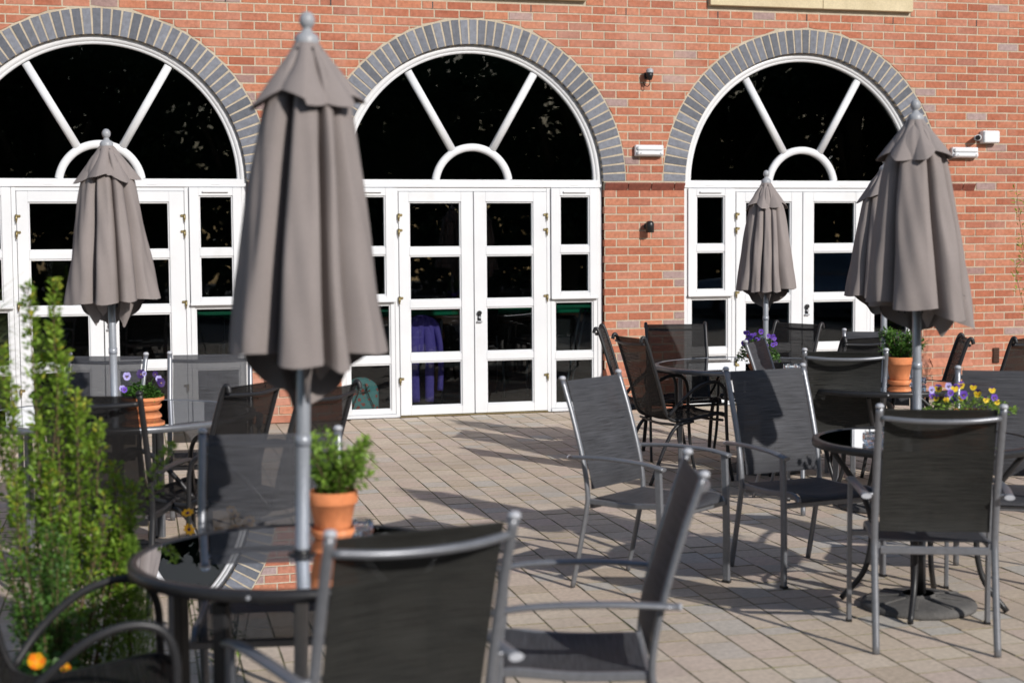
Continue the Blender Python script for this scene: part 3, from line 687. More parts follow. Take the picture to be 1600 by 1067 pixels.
def make_arched_chair(metal='black_metal', cloth='sling_black'):
    r = empty('garden_chair')
    w, wa = .222, .272
    side = [(-.362, .915), (-.352, .945), (-.330, .93), (-.285, .80), (-.225, .60), (-.19, .47), (-.150, .415), (-.07, .405), (.08, .425), (.19, .44), (.235, .43), (.25, .405)]
    for s in (-1, 1):
        mb = MB(); mb.tube(smoothpath([(s * w, y, z) for y, z in side]), .012, .012, ref=(1, 0, 0), seg=10); mb.build('side_rail', metal, r)
        mb = MB(); mb.tube(smoothpath([(s * (w + .012), -.17, .44), (s * (wa - .01), -.10, .53), (s * wa, 0, .615), (s * wa, .10, .65), (s * wa, .18, .635), (s * wa, .215, .57), (s * wa, .22, .45), (s * wa, .235, .2), (s * wa, .27, 0)]), .0115, .010, ref=(1, 0, 0), seg=10)
        mb.build('armrest', metal, r)
        mb = MB(); mb.tube(smoothpath([(s * (w + .016), .0, .40), (s * (w + .02), -.12, .37), (s * (w + .02), -.2, .25), (s * (w + .025), -.31, 0)]), .0115, .014, ref=(1, 0, 0), seg=10); mb.build('rear_leg', metal, r)
    for nm, p in (('front_crossbar', (.20, .40)), ('rear_crossbar', (-.14, .385))):
        mb = MB(); mb.tube(smoothpath([(-wa + .01, p[0], p[1]), (0, p[0] - .01, p[1] - .012), (wa - .01, p[0], p[1])]), .009, seg=8); mb.build(nm, metal, r)
    mb = MB(); mb.tube(smoothpath([(-w, -.338, .905), (0, -.368, .895), (w, -.338, .905)]), .009, seg=8); mb.build('top_rail', metal, r)
    mb = MB(); sling(mb, [(.25, .413), (.19, .452), (.08, .437), (-.07, .417), (-.15, .427), (-.19, .475), (-.225, .605), (-.285, .80), (-.33, .925), (-.352, .94)], w - .008, lambda t: .022 * math.sin(PI * t)); mb.build('sling', cloth, r)
    return r
G_A = 'square grey mesh garden chairs round the patio tables'; G_B = 'black mesh garden chairs with arched arms'
protoA = make_square_chair(); protoD = make_square_chair('frame_metal', 'sling_dense'); protoAb = make_square_chair('black_metal', 'sling_black', 'black_plastic'); protoB = make_arched_chair()
CH = [  # proto, x, y, yaw in degrees, label
 (protoD, 3.174, -8.107, -22.1, 'grey mesh chair seen from behind in front of the yellow and violet pansies'),
 (protoD, 2.453, -6.973, -143.6, 'grey mesh chair standing alone on the open paving, facing right'),
 (protoD, 3.240, -6.909, -170.2, 'grey mesh chair with the pointed parasol shadow on its back'),
 (protoD, .636, -9.856, 12.7, 'large grey mesh chair seen from behind, nearest the camera'),
 (protoD, 1.310, -9.387, 73.8, 'blurred grey mesh chair seen edge-on, tilting right of the nearest chair'),
 (protoA, .53, -8.67, 171, 'grey mesh chair behind the tall near parasol pole, yellow flowers showing through it'),
 (protoD, 4.215, -5.34, -22, 'dark grey mesh chair seen from behind, left of the terracotta shrub pot'),
 (protoA, -.02, -4.80, 158, 'grey mesh chair left of the left parasol pole, door showing through its back'),
 (protoA, .63, -4.90, 173, 'grey mesh chair right of the pansy pot, door hinge showing through its back'),
 (protoAb, .11, -6.51, -20, 'black mesh chair seen from behind the golden shrub at the left'),
 (protoD, 5.0, -4.36, 152, 'grey mesh chair facing us just left of the shrub pot under the right parasol'),
 (protoD, 4.26, -4.86, -128, 'narrow-looking grey mesh chair turned side-on before the violet pansies'),
 (protoD, 4.05, -7.33, 150, 'grey mesh chair facing us behind the yellow and violet pansies, cut by the frame'),
 (protoD, 5.31, -5.72, 30, 'silver tubed chair seen from behind at the far right edge'),
 (protoB, -.035, -9.43, -88, 'black arched-arm chair in the bottom left corner beside the shrub'),
 (protoB, .46, -6.27, 50, 'black mesh chair between the two left parasols, turned to the left table'),
 (protoB, .755, -6.59, 50, 'black mesh chair seen side-on just right of the near parasol pole'),
 (protoB, 4.15, -3.05, 168, 'black framed chair facing us before the brick pier, glass table in front'),
 (protoB, 3.74, -3.97, -85, 'black mesh chair turned right in front of the brick pier'),
 (protoB, 3.87, -3.06, -114, 'black framed chair turned right nearest the side window, behind its twin'),
 (protoB, 4.78, -3.10, 112, 'black framed chair facing left by the door under the black lock'),
 (protoB, 4.68, -4.30, 18, 'black arched chair back between the violet pansies and the shrub pot'),
 (protoB, 5.02, -4.72, 66, 'black chair seen edge-on under the right parasol hem, against the brick'),
 (protoB, 5.55, -4.68, 30, 'plain black chair back at the far right edge by the brick wall'),
]
kidmap = {}
for c in bpy.data.objects:
    if c.parent: kidmap.setdefault(c.parent.name, []).append(c)
used = set()
for p, x, y, a, lab in CH:
    o = p if p.name not in used else copy_tree(p, None, kidmap)
    used.add(p.name)
    o.location = (x, y, 0); o.rotation_euler = (0, 0, math.radians(a))
    tag(o, lab, 'chair', G_B if p is protoB else G_A)
# ------------------------------------------------------------------ tables
def table(x, y, R, z, kind, glass, label, metal, hole=.022, rot=0, leg_r=None):
    r = empty('patio_table', (x, y, 0), rot, label, 'table', 'round glass patio tables')
    mb = MB(); mb.lathe([(hole, -.004), (hole, .0), (R - .012, .0), (R - .012, -.004), (hole, -.004)], 0, 0, z, seg=72, smooth=False); mb.build('glass_top', glass, r)
    mb = MB(); path = [(R * math.cos(2 * PI * i / 72), R * math.sin(2 * PI * i / 72), z - .006) for i in range(72)]
    mb.sweep(path, [(-.013, .009), (.012, .006), (.015, -.004), (.013, -.022), (-.002, -.024), (-.006, -.006), (-.015, -.004)][::-1], closed=True, ref=(0, 0, 1)); rim = mb.build('rim', metal, r)
    mb = MB()
    for k in range(4):
        a = PI / 4 + k * PI / 2 + .25
        mb.tube([((R + .012) * math.cos(a), (R + .012) * math.sin(a), z - .013), ((R + .017) * math.cos(a), (R + .017) * math.sin(a), z - .013)], .005, seg=8)
    mb.build('bolt', 'cap_plastic', rim)
    mb = MB(); mb.lathe([(hole + .002, .004), (hole + .016, .004), (hole + .018, .0005), (hole + .002, .0005)], 0, 0, z, seg=24); mb.lathe([(hole + .001, -.03), (hole + .012, -.03), (hole + .012, -.005), (hole + .001, -.005)], 0, 0, z, seg=24); mb.build('collar', 'black_plastic', r)
    lr = leg_r or R * .72
    if kind == 'straight':
        for k in range(4):
            a = k * PI / 2 + PI / 4; mb = MB(); c, s = math.cos(a), math.sin(a)
            mb.sweep([(lr * c, lr * s, 0), (lr * c, lr * s, z - .05)], rect(.021, .014), ref=(c, s, 0), smooth=False); mb.build('leg', metal, r)
        mb = MB(); q = [(lr * math.cos(k * PI / 2 + PI / 4), lr * math.sin(k * PI / 2 + PI / 4), z - .038) for k in range(4)]
        for k in range(4): mb.sweep([q[k], q[(k + 1) % 4]], rect(.008, .013), ref=(0, 0, 1), smooth=False)
        for k in range(4): mb.sweep([q[k], (q[k][0] * (R - .01) / lr, q[k][1] * (R - .01) / lr, z - .024)], rect(.008, .008), ref=(0, 0, 1), smooth=False)
        mb.build('under_frame', metal, r)
    else:
        for k in range(4):
            a = k * PI / 2 + PI / 4; mb = MB(); c, s = math.cos(a), math.sin(a)
            pr = [(R * .92, z - .03), (R * .80, z - .1), (R * .56, z * .64), (R * .48, z * .45), (R * .54, z * .2), (R * .76, 0.008)]
            mb.tube(smoothpath([(q * c, q * s, h) for q, h in pr]), .0125, .0125, ref=(-s, c, 0), seg=10); mb.build('leg', metal, r)
        mb = MB(); mb.tube([(R * .475 * math.cos(2 * PI * i / 32), R * .475 * math.sin(2 * PI * i / 32), z * .46) for i in range(32)], .009, seg=8, closed=True, caps=False); mb.build('ring_brace', metal, r)
    return r
table(.555, -9.3, .455, .72, 'straight', 'smoked_glass', 'round black glass table pierced by the nearest parasol pole, shrub pot on it', 'black_metal', rot=.12, leg_r=.40)
table(.13, -5.5, .68, .72, 'straight', 'smoked_glass', 'round glass table at the left carrying the dark violet pansy pot', 'frame_metal', rot=.3)
table(4.36, -3.80, .655, .72, 'straight', 'table_glass', 'round clear glass table before the brick pier with violet pansies on it', 'frame_metal', rot=.2, leg_r=.5)
table(4.45, -5.42, .46, .72, 'curved', 'smoked_glass', 'small dark glass table carrying the terracotta shrub pot at the right', 'black_metal', rot=.1)
table(3.42, -7.66, .455, .72, 'curved', 'smoked_glass', 'small dark glass table under the yellow and violet pansies, right parasol through it', 'black_metal', rot=.12)

# ------------------------------------------------------------------ parasols
def umbrella(x, y, top, pole_r, lobes, hem, R0, label, seed, base=None, flounce=7, flaps=(), zstretch=1.0, lean=(0, 0)):
    """folded parasol; lobes = (a0, a1, hem drop, radius factor), angles in degrees from the camera side, positive to the picture's right"""
    rn = random.Random(seed)
    r = empty('parasol', (x, y, 0), 0, label, 'parasol', 'folded taupe parasols standing in the tables')
    r.rotation_euler = (math.radians(lean[1]), math.radians(lean[0]), 0)
    cdir = math.atan2(-CAMD - y, 0 - x)                              # towards the photographer's side
    A = lambda deg: cdir + math.radians(deg)                          # picture right = +
    mb = MB(); mb.tube([(0, 0, .02), (0, 0, top - .06)], pole_r, seg=20, ref=(1, 0, 0)); pole = mb.build('pole', 'pole_metal', r)
    mb = MB(); mb.tube([(0, 0, 1.02), (0, 0, 1.05)], pole_r + .0025, seg=20, ref=(1, 0, 0)); mb.build('sleeve', 'pole_metal', pole)
    mb = MB(); mb.tube([(0, 0, .715), (0, 0, .735)], pole_r + .004, seg=20, ref=(1, 0, 0)); mb.build('table_ring', 'black_plastic', pole)
    mb = MB(); k = .9; prof = [(.036, -.088), (.037, -.072), (.030, -.062), (.018, -.056), (.014, -.048)] + [(.0235 * math.cos(t), -.0245 + .0245 * math.sin(t)) for t in [(-60 + i * 15) * PI / 180 for i in range(11)]]
    mb.lathe([(a * k, b) for a, b in prof], 0, 0, top, seg=24); mb.build('finial', 'grey_plastic', r)
    # main body
    nv = 44; cols = []
    for (a0, a1, dh, rf) in lobes:
        m = max(8, int(abs(a1 - a0) / 2.6))
        for i in range(m + 1):
            s = i / m
            up = min(1, (s / .30)) ; b = .30 + .70 * math.sin(up * PI / 2) ** .8
            dn = max(0, (s - .84) / .16); b *= 1 - dn ** 1.6
            ang = a0 + (a1 - a0) * (s + .0) + (7 * math.sin(PI * dn) if dn > 0 else 0)
            cols.append((ang, b, dh * (.35 + .65 * b) - .012 * math.sin(PI * s), rf, a0, a1, s))
    zt = top - .10; wob = [rn.uniform(0, 6.28) for _ in range(6)]
    rows = []
    for i in range(nv + 1):
        t = i / nv; row = []
        for (a, b, dh, rf, a0, a1, s) in cols:
            zb = hem + dh
            z = zt + (zb - zt) * t
            Rl = R0 * (.15 + .33 * (1 - math.exp(-t * 11)) + .52 * t ** .95) * (1 + (rf - 1) * t)
            depth = .34 + .46 * min(1, t * 3) - .10 * t
            rr = Rl * (1 - depth * (1 - b))
            rr *= 1 + .022 * math.sin(a * .13 + t * 7 + wob[0]) + .012 * math.sin(a * .31 - t * 13 + wob[1]) + .03 * math.sin(a * .045 + t * 4.1 + wob[5]) * t
            aa = a + 3.0 * math.sin(t * 3.2 + wob[2] + a * .02) * (1 - .4 * t)
            row.append((rr * math.cos(A(aa)), rr * math.sin(A(aa)), z))
        rows.append(row)
    mb = MB(); mb.grid(rows, closed=True)
    rows2 = [[(px * .965, py * .965, pz + .004) for px, py, pz in rw] for rw in rows[nv // 3:]]
    mb.grid(rows2, closed=True, flip=True)
    mb.grid([rows[-1], rows2[-1]], closed=True)
    can = mb.build('canopy', 'canopy_cloth', r)
    # the far side of the cloth hangs lower and is drawn in to the pole; its shaded inner face shows under the near hem
    mb = MB(); pr = []; nq = 60
    for i in range(12):
        t = i / 11; row = []
        for j in range(nq + 1):
            a = 98 + 164 * j / nq; k = 1 - abs(2 * j / nq - 1); ff = math.sin(math.radians(a) * 7 + wob[1]) + .4 * math.sin(math.radians(a) * 11 + wob[2])
            rr = R0 * (.84 - (.50 * k + .10) * t ** 1.3) * (1 + .06 * ff)
            z = hem + .16 - (.16 + (.150 + .015 * ff) * k ** .8 * zstretch) * t
            row.append((rr * math.cos(A(a)), rr * math.sin(A(a)), z))
        pr.append(row)
    mb.grid(pr); mb.grid([[(px * 1.02, py * 1.02, pz - .002) for px, py, pz in rw] for rw in pr], flip=True); mb.build('gathered_hem', 'canopy_cloth', can)
    for (fa, fw_, fz, fr_) in flaps:
        mb = MB(); pr = []
        for i in range(9):
            t = i / 8; row = []
            for j in range(11):
                u = j / 10 - .5; rr = R0 * fr_ * (1 - .45 * t ** 1.6) * (1 - 1.1 * u * u) + .004 * math.sin(u * 14)
                row.append((rr * math.cos(A(fa + fw_ * u * (1 - .6 * t))), rr * math.sin(A(fa + fw_ * u * (1 - .6 * t))), hem + .04 - (fz + .04) * t * (1 - 1.2 * u * u)))
            pr.append(row)
        mb.grid(pr); mb.grid([[(px * .97, py * .97, pz + .003) for px, py, pz in rw] for rw in pr], flip=True); mb.build('flap', 'canopy_cloth', can)
    # vent skirt at the top
    rows = []; nc = 168
    tips = flounce
    for i in range(17):
        t = i / 16; row = []
        for j in range(nc):
            a = 360 * j / nc; ph = (a / 360 * tips + wob[3] / 6.28 + .10 * math.sin(math.radians(a) * 2 + wob[4])) % 1.0
            w = 1 - 2 * abs(ph - .5)                                    # 0 in the crease, 1 at the tip
            w = w ** .8
            rr = R0 * (.155 + .39 * t ** .95) + R0 * .19 * t ** 1.25 * w - R0 * .07 * math.sin(PI * min(1, t * 1.2)) * (1 - w) ** 2 * (1 - .5 * t)
            z = top - .085 - (.150 + .018 * math.sin(a * .05 + wob[5])) * t ** .93 - .022 * t * t * w
            row.append((rr * math.cos(A(a)), rr * math.sin(A(a)), z))
        rows.append(row)
    mb = MB(); mb.grid(rows, closed=True)
    rr2 = [[(px * .955, py * .955, pz - .001) for px, py, pz in rw] for rw in rows]
    mb.grid(rr2, closed=True, flip=True); mb.grid([rows[-1], rr2[-1]], closed=True)
    mb.build('vent', 'canopy_cloth', r)
    # ribs gathered round the pole
    for q in range(6):
        a = q * 60 + 20; mb = MB(); mb.tube([(R0 * .18 * math.cos(A(a)), R0 * .18 * math.sin(A(a)), zt), (R0 * .33 * math.cos(A(a)), R0 * .33 * math.sin(A(a)), hem - .03)], .005, seg=6, ref=(1, 0, 0)); mb.build('rib', 'black_metal', can)
    mb = MB()
    BR = .25 if base is None else base
    prof = [(0, 0), (BR, .0), (BR + .004, .012), (BR - .004, .026), (BR - .03, .036), (BR * .45, .044), (BR * .30, .050), (BR * .28, .062), (pole_r + .014, .09), (pole_r + .014, .30), (0, .30)]
    mb.lathe(prof[:8], 0, 0, 0, seg=48); 
    for q in range(8):
        a = q * PI / 4 + .2; c, s = math.cos(a), math.sin(a); mb.sweep([(BR * .32 * c, BR * .32 * s, .050), (BR * .9 * c, BR * .9 * s, .036)], rect(.012, .003), ref=(0, 0, 1), smooth=False)
    bs = mb.build('base', 'concrete_base', r)
    mb = MB(); mb.lathe([(pole_r + .003, .06), (pole_r + .014, .06), (pole_r + .014, .32), (pole_r + .003, .32)], 0, 0, 0, seg=20); mb.build('socket', 'black_metal', bs)
    return r
L1 = [(-95, -36, 0.01, .90), (-25, 16, -.015, 1.03), (24, 35, -.03, .93), (40, 88, 0.015, 1.0), (92, 150, .01, 1), (152, 205, -.02, .95), (210, 262, 0, .98)]
L2 = [(-92, -30, .0, 1.0), (-28, 6, .0, 1.0), (10, 33, .01, .98), (35, 88, .02, 1.02), (92, 140, .01, 1), (145, 200, -.02, .95), (205, 265, 0, .98)]
L3 = [(-92, -40, .01, 1.0), (-38, -14, .0, .96), (-12, 12, .0, .97), (14, 30, 0, 1.0), (32, 88, .02, 1.02), (92, 150, .01, 1), (155, 205, -.02, .95), (210, 264, 0, .98)]
L4 = [(-96, -42, .03, .95), (-40, 25, -.0, 1.0), (28, 62, -.05, 1.02), (64, 108, -.09, 1.05), (112, 160, -.03, 1), (165, 210, -.02, .95), (215, 260, 0, .98)]
umbrella(.537, -9.3, 2.195, .0195, L1, 1.275, .222, 'tallest-looking closed parasol, in front of the gap between the left and middle arches', 3, flaps=((38, 60, .07, .60), (10, 45, .13, .42)), lean=(1.45, 0), zstretch=1.25)
umbrella(.13, -5.5, 2.14, .019, L2, 1.285, .232, 'closed parasol in front of the left arch doors', 5, flaps=((48, 50, .13, .62), (-30, 60, .07, .66), (-60, 30, .12, .7)), lean=(-.4, 0))
umbrella(4.43, -3.85, 2.03, .018, L3, 1.225, .205, 'smallest-looking closed parasol, in front of the right arch doors', 8, flaps=((20, 40, .08, .5), (-20, 50, .06, .7)))
umbrella(3.40, -7.66, 2.15, .0185, L4, 1.29, .226, 'closed parasol at the right with widely flared canopy, overlapping another behind it', 12, base=.24, flaps=((60, 50, .13, .95), (30, 40, .09, .7)), lean=(-1.0, 0))
umbrella(4.455, -5.42, 2.045, .018, L3, 1.24, .225, 'closed parasol mostly hidden behind the flared right parasol', 15)

# ------------------------------------------------------------------ plants
def leaf(mb, p, d, up, L, Wd, tint, mi=0, fold=.25):
    d = d.normalized(); sd = d.cross(up)
    if sd.length < 1e-3: sd = Vector((1, 0, 0))
    sd.normalize(); nn = sd.cross(d)
    m = p + d * (L * .5)
    a = m + sd * (Wd * .5) + nn * (Wd * fold); b = m - sd * (Wd * .5) + nn * (Wd * fold); t = p + d * L - nn * (L * .06)
    B = len(mb.v); mb.v += [tuple(p), tuple(a), tuple(t), tuple(b)]
    mb.face([B, B + 1, B + 2], tint, mi, True); mb.face([B, B + 2, B + 3], tint, mi, True)
def rv(rn, s=1): return Vector((rn.gauss(0, s), rn.gauss(0, s), rn.gauss(0, s)))
def stemmy(r, rn, stems, matleaf, ll, lw, per_m, spread, stem_r=.003, tintf=None, twig=0.0, name='foliage'):
    """upright stems (list of point lists) clothed in leaves; twig = length of the side shoots"""
    ms, ml = MB(), MB()
    for st in stems:
        P = smoothpath(st, 6); ms.tube(P, stem_r, seg=5, scales=[1 - .7 * i / len(P) for i in range(len(P))])
        tot = sum((P[i + 1] - P[i]).length for i in range(len(P) - 1)); n = int(tot * per_m)
        for k in range(n):
            u = rn.random() ** .8; f = u * (len(P) - 1); i = min(int(f), len(P) - 2); p = P[i].lerp(P[i + 1], f - i); ax = (P[i + 1] - P[i]).normalized()
            o = rv(rn); o = (o - o.dot(ax) * ax).normalized()
            s = spread * (1.15 - .8 * u) * rn.random() ** .5
            q = p + o * s + ax * s * .5
            if twig and rn.random() < .12: ms.tube([p, q], .0012, seg=4, caps=False)
            t = min(1, max(0, (.25 + .55 * u + rn.gauss(0, .16)) if tintf is None else tintf(u, rn)))
            leaf(ml, q, (o * .8 + ax * .7 + rv(rn, .35)), (Vector((0, 0, 1)) + rv(rn, .4)), ll * rn.uniform(.6, 1.2), lw * rn.uniform(.7, 1.2), t)
    ms.build('stem', 'bark', r); ml.build(name, matleaf, r)
rn = random.Random(21)
# the planted bed at the left
mb = MB(); rows = []
for i in range(9):
    t = i / 8; rows.append([(-.42 + .60 * t * math.cos(a) * (1 + .05 * math.sin(3 * a)), -8.36 + .60 * t * math.sin(a), .004 + .05 * (1 - t * t)) for a in [2 * PI * j / 48 for j in range(48)]])
mb.grid(rows, closed=True); tag(mb.build('flower_bed', 'soil'), kind='structure')
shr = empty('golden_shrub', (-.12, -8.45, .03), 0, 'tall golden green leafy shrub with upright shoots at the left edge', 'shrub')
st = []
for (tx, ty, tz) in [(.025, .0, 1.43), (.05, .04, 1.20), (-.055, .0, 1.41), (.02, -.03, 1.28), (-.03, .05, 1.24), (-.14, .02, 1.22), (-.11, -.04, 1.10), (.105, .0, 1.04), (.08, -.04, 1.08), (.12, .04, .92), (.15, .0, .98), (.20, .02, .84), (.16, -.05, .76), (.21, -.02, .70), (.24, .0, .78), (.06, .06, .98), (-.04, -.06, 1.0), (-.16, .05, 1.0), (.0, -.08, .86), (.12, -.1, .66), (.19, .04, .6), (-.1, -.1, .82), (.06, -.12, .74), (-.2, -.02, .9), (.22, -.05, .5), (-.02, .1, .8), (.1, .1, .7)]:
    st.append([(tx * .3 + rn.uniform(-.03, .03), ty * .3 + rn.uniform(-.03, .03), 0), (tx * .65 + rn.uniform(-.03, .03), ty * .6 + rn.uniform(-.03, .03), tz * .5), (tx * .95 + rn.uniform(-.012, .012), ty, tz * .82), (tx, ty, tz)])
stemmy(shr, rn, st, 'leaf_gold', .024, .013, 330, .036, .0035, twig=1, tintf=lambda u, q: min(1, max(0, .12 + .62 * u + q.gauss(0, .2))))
ev = empty('small_leaved_shrub', (-.12, -8.72, .03), 0, 'dark green small-leaved shrub low in front of the golden shrub', 'shrub')
st = []
for k in range(34):
    a = rn.uniform(0, 6.28); d = rn.uniform(.02, .17); h = rn.uniform(.3, .66) * (1.1 - d)
    st.append([(0, 0, 0), (d * .5 * math.cos(a), d * .5 * math.sin(a), h * .5), (d * math.cos(a), d * math.sin(a), h)])
stemmy(ev, rn, st, 'leaf_green', .016, .010, 420, .04, .003)
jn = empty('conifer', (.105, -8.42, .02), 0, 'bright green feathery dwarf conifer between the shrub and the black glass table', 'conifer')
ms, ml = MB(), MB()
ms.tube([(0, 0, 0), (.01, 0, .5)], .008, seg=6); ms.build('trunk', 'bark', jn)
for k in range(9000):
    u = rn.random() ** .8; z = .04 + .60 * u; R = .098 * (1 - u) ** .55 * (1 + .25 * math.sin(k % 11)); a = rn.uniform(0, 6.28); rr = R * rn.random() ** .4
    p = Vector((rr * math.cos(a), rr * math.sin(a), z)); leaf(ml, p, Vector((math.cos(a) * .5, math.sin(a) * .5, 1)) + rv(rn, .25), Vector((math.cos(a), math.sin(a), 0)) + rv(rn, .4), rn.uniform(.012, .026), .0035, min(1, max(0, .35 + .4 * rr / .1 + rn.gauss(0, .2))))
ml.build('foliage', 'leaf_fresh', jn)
pn = empty('spiky_palm', (-.40, -8.15, .03), 0, 'thin spiky pale leaves fanning out at the left edge above the shrub', 'plant')
ml = MB(); ms = MB(); ms.tube([(0, 0, 0), (.03, 0, 1.22)], .022, seg=8); ms.build('trunk', 'bark', pn)
for k in range(700):
    a = rn.uniform(0, 6.28); e = rn.uniform(-.35, 1.35); L = rn.uniform(.16, .3); z0 = rn.uniform(1.0, 1.3)
    d = Vector((math.cos(a) * math.cos(e), math.sin(a) * math.cos(e), math.sin(e))); p = Vector((.03, 0, z0)); 
    sd = d.cross(Vector((0, 0, 1))).normalized() * .0022; B = len(ml.v); m = p + d * L * .6; t = p + d * L - Vector((0, 0, L * .08))
    ml.v += [tuple(p - sd), tuple(p + sd), tuple(m + sd), tuple(m - sd), tuple(t)]; tt = rn.random(); ml.face([B, B + 1, B + 2, B + 3], tt); ml.face([B + 3, B + 2, B + 4], tt)
ml.build('blades', 'needle', pn)
# arching sprig of the round-leaved evergreen
sp = empty('evergreen_sprig', (-.04, -8.28, .02), 0, 'round-leaved green sprig arching in front of the silver chair post', 'shrub')
st = [[(0, 0, 0), (.05, -.02, .38), (.14, -.02, .62), (.24, -.02, .80), (.30, -.02, .89)], [(.06, 0, .4), (.14, .0, .58), (.19, -.02, .66)], [(.12, -.02, .6), (.2, -.03, .70), (.27, -.02, .75)], [(0, 0, 0), (.09, -.03, .38), (.16, -.03, .55)], [(0, 0, 0), (.02, .03, .3), (.05, .02, .6)]]
stemmy(sp, rn, st, 'leaf_fresh', .022, .016, 200, .028, .0025, tintf=lambda u, q: min(1, .5 + .4 * u + q.gauss(0, .15)))
# orange poppy-like flowers and the dark red leaves
def flower(name, parent, loc, mats, Rp, tilt, rz, kind='pansy'):
    mb = MB()
    def petal(a, L, Wd, mi, lift=.15, off=0):
        pts = []
        for k in range(9):
            u = k / 8; w = Wd * math.sin(PI * u) ** .5 * .5; pts.append((u, w))
        ca, sa = math.cos(a), math.sin(a); row1, row2, row3 = [], [], []
        for u, w in pts:
            r0 = L * u; z = lift * L * u * u + off
            row1.append((r0 * ca - w * sa, r0 * sa + w * ca, z + .15 * w)); row2.append((r0 * ca, r0 * sa, z)); row3.append((r0 * ca + w * sa, r0 * sa - w * ca, z + .15 * w))
        mb.grid([row1, row2, row3], mi=mi)
    if kind == 'pansy':   # x right, y up in the flower's own plane
        petal(math.radians(58), Rp, Rp * 1.0, 0, off=-.0012); petal(math.radians(122), Rp, Rp * 1.0, 0, off=-.0008)
        petal(math.radians(5), Rp * .9, Rp * .95, 1, off=.0); petal(math.radians(175), Rp * .9, Rp * .95, 1, off=.0004); petal(math.radians(270), Rp * .95, Rp * 1.35, 1, off=.001)
        for a in (5, 175, 270): petal(math.radians(a), Rp * .42, Rp * .38, 2, off=.0025)
        petal(math.radians(270), Rp * .2, Rp * .2, 3, off=.004)
    elif kind == 'daisy':
        for k in range(8): petal(k * PI / 4, Rp, Rp * .55, 0, off=.0003 * (k % 2))
        mb.lathe([(Rp * .28, 0), (Rp * .25, .004), (0, .006)], seg=10, mi=2)
    else:
        for k in range(6): petal(k * PI / 3, Rp, Rp * 1.1, k % 2, lift=.9, off=.0004 * k)
    o = mb.build(name, mats, parent); o.location = loc; o.rotation_euler = (tilt, 0, rz)
    return o
PV = ['petal_violet', 'petal_violet', 'petal_deep', 'petal_yellow']; PD = ['petal_deep', 'petal_deep', 'petal_deep', 'petal_yellow']; PL = ['petal_lilac', 'petal_lilac', 'petal_deep', 'petal_yellow']
PY = ['petal_deep', 'petal_yellow', 'petal_yellow', 'petal_orange']; PW = ['petal_violet', 'petal_yellow', 'petal_deep', 'petal_orange']
og = empty('orange_viola', (-.175, -8.93, .32), 0, 'orange flower low among dark leaves at the bottom left', 'flower')
ml = MB()
for k in range(260):
    a = rn.uniform(0, 6.28); d = .12 * rn.random() ** .5; leaf(ml, Vector((d * math.cos(a), d * math.sin(a), rn.uniform(0, .05))), Vector((math.cos(a), math.sin(a), .5)), Vector((0, 0, 1)) + rv(rn, .3), .035, .02, rn.random())
ml.build('leaves', 'leaf_green', og)
for (x, y, z, R) in ((.012, -.08, .075, .026), (.09, -.05, .045, .016)): flower('flower', og, (x, y, z), ['petal_orange', 'petal_gold'], R, 1.0, .2, 'cup')
mb = MB()
for (x, y) in ((.012, -.08), (.09, -.05), (0, 0)): mb.tube([(x * .3, 0, -.31), (x, y, .07)], .003, seg=5)
mb.build('stem', 'leaf_green', og)
hr = empty('red_leaved_plant', (.47, -9.05, .0), 0, 'low dark red leaved plant in the shade under the black glass table', 'plant')
ml = MB()
for k in range(420):
    a = rn.uniform(0, 6.28); d = .16 * rn.random() ** .6; leaf(ml, Vector((d * math.cos(a), d * math.sin(a), .01 + rn.uniform(.02, .11) * (1 - d * 3.5))), Vector((math.cos(a), math.sin(a), .35)) + rv(rn, .2), Vector((0, 0, 1)) + rv(rn, .3), .045, .036, rn.random())
ml.build('leaves', 'leaf_red', hr)
mb = MB()
for k in range(14):
    a = k * 2.4; mb.tube([(0, 0, .0), (.05 * math.cos(a), .05 * math.sin(a), .06)], .002, seg=5)
mb.build('stem', 'bark', hr)
# yellow daisies behind the chair
dz = empty('yellow_daisies', (.40, -7.85, 0), 0, 'small orange-yellow daisies on thin stems seen beside and through the grey chair back', 'flower')
mb = MB(); ml = MB(); fl = []
for (x, y, z) in [(-.065, 0, .60), (-.062, 0, .54), (-.085, -.02, .485), (.04, .03, .475), (.05, .02, .525), (.09, 0, .60), (.105, .03, .575), (.155, 0, .56), (.15, .02, .54), (.10, -.02, .535), (.20, 0, .47), (.13, .03, .44), (.02, .0, .40)]:
    mb.tube(smoothpath([(x * .4 + .02, y, 0), (x * .7 + .01, y * .6, z * .5), (x, y, z)]), .0016, seg=5); fl.append((x, y, z))
    for k in range(12): u = rn.uniform(.05, .75); leaf(ml, Vector((x * (.4 + .6 * u) + .01, y, z * u)), rv(rn) + Vector((0, 0, .4)), Vector((0, 0, 1)), .04, .009, rn.random())
mb.build('stem', 'leaf_green', dz); ml.build('leaves', 'leaf_fresh', dz)
for q in fl: flower('flower', dz, q, ['petal_gold', 'petal_gold', 'petal_deep'], .024, rn.uniform(.5, 1.1), rn.uniform(-.5, .5), 'daisy')
# twigs at the right edge
tw = empty('twiggy_shrub', (8.10, -1.2, 0), 0, 'thin twigs with a few green leaves at the right edge against the brick', 'shrub')
st = []
for (x, z) in ((-.02, 2.0), (.06, 1.9), (.12, 2.15), (.2, 1.8), (.03, 1.55), (.15, 1.5), (.28, 1.95), (-.03, 1.35)): st.append([(.25, 0, 0), (.2, 0, z * .4), (x + .06, 0, z * .8), (x, 0, z)])
stemmy(tw, rn, st, 'leaf_gold', .05, .016, 34, .05, .004)

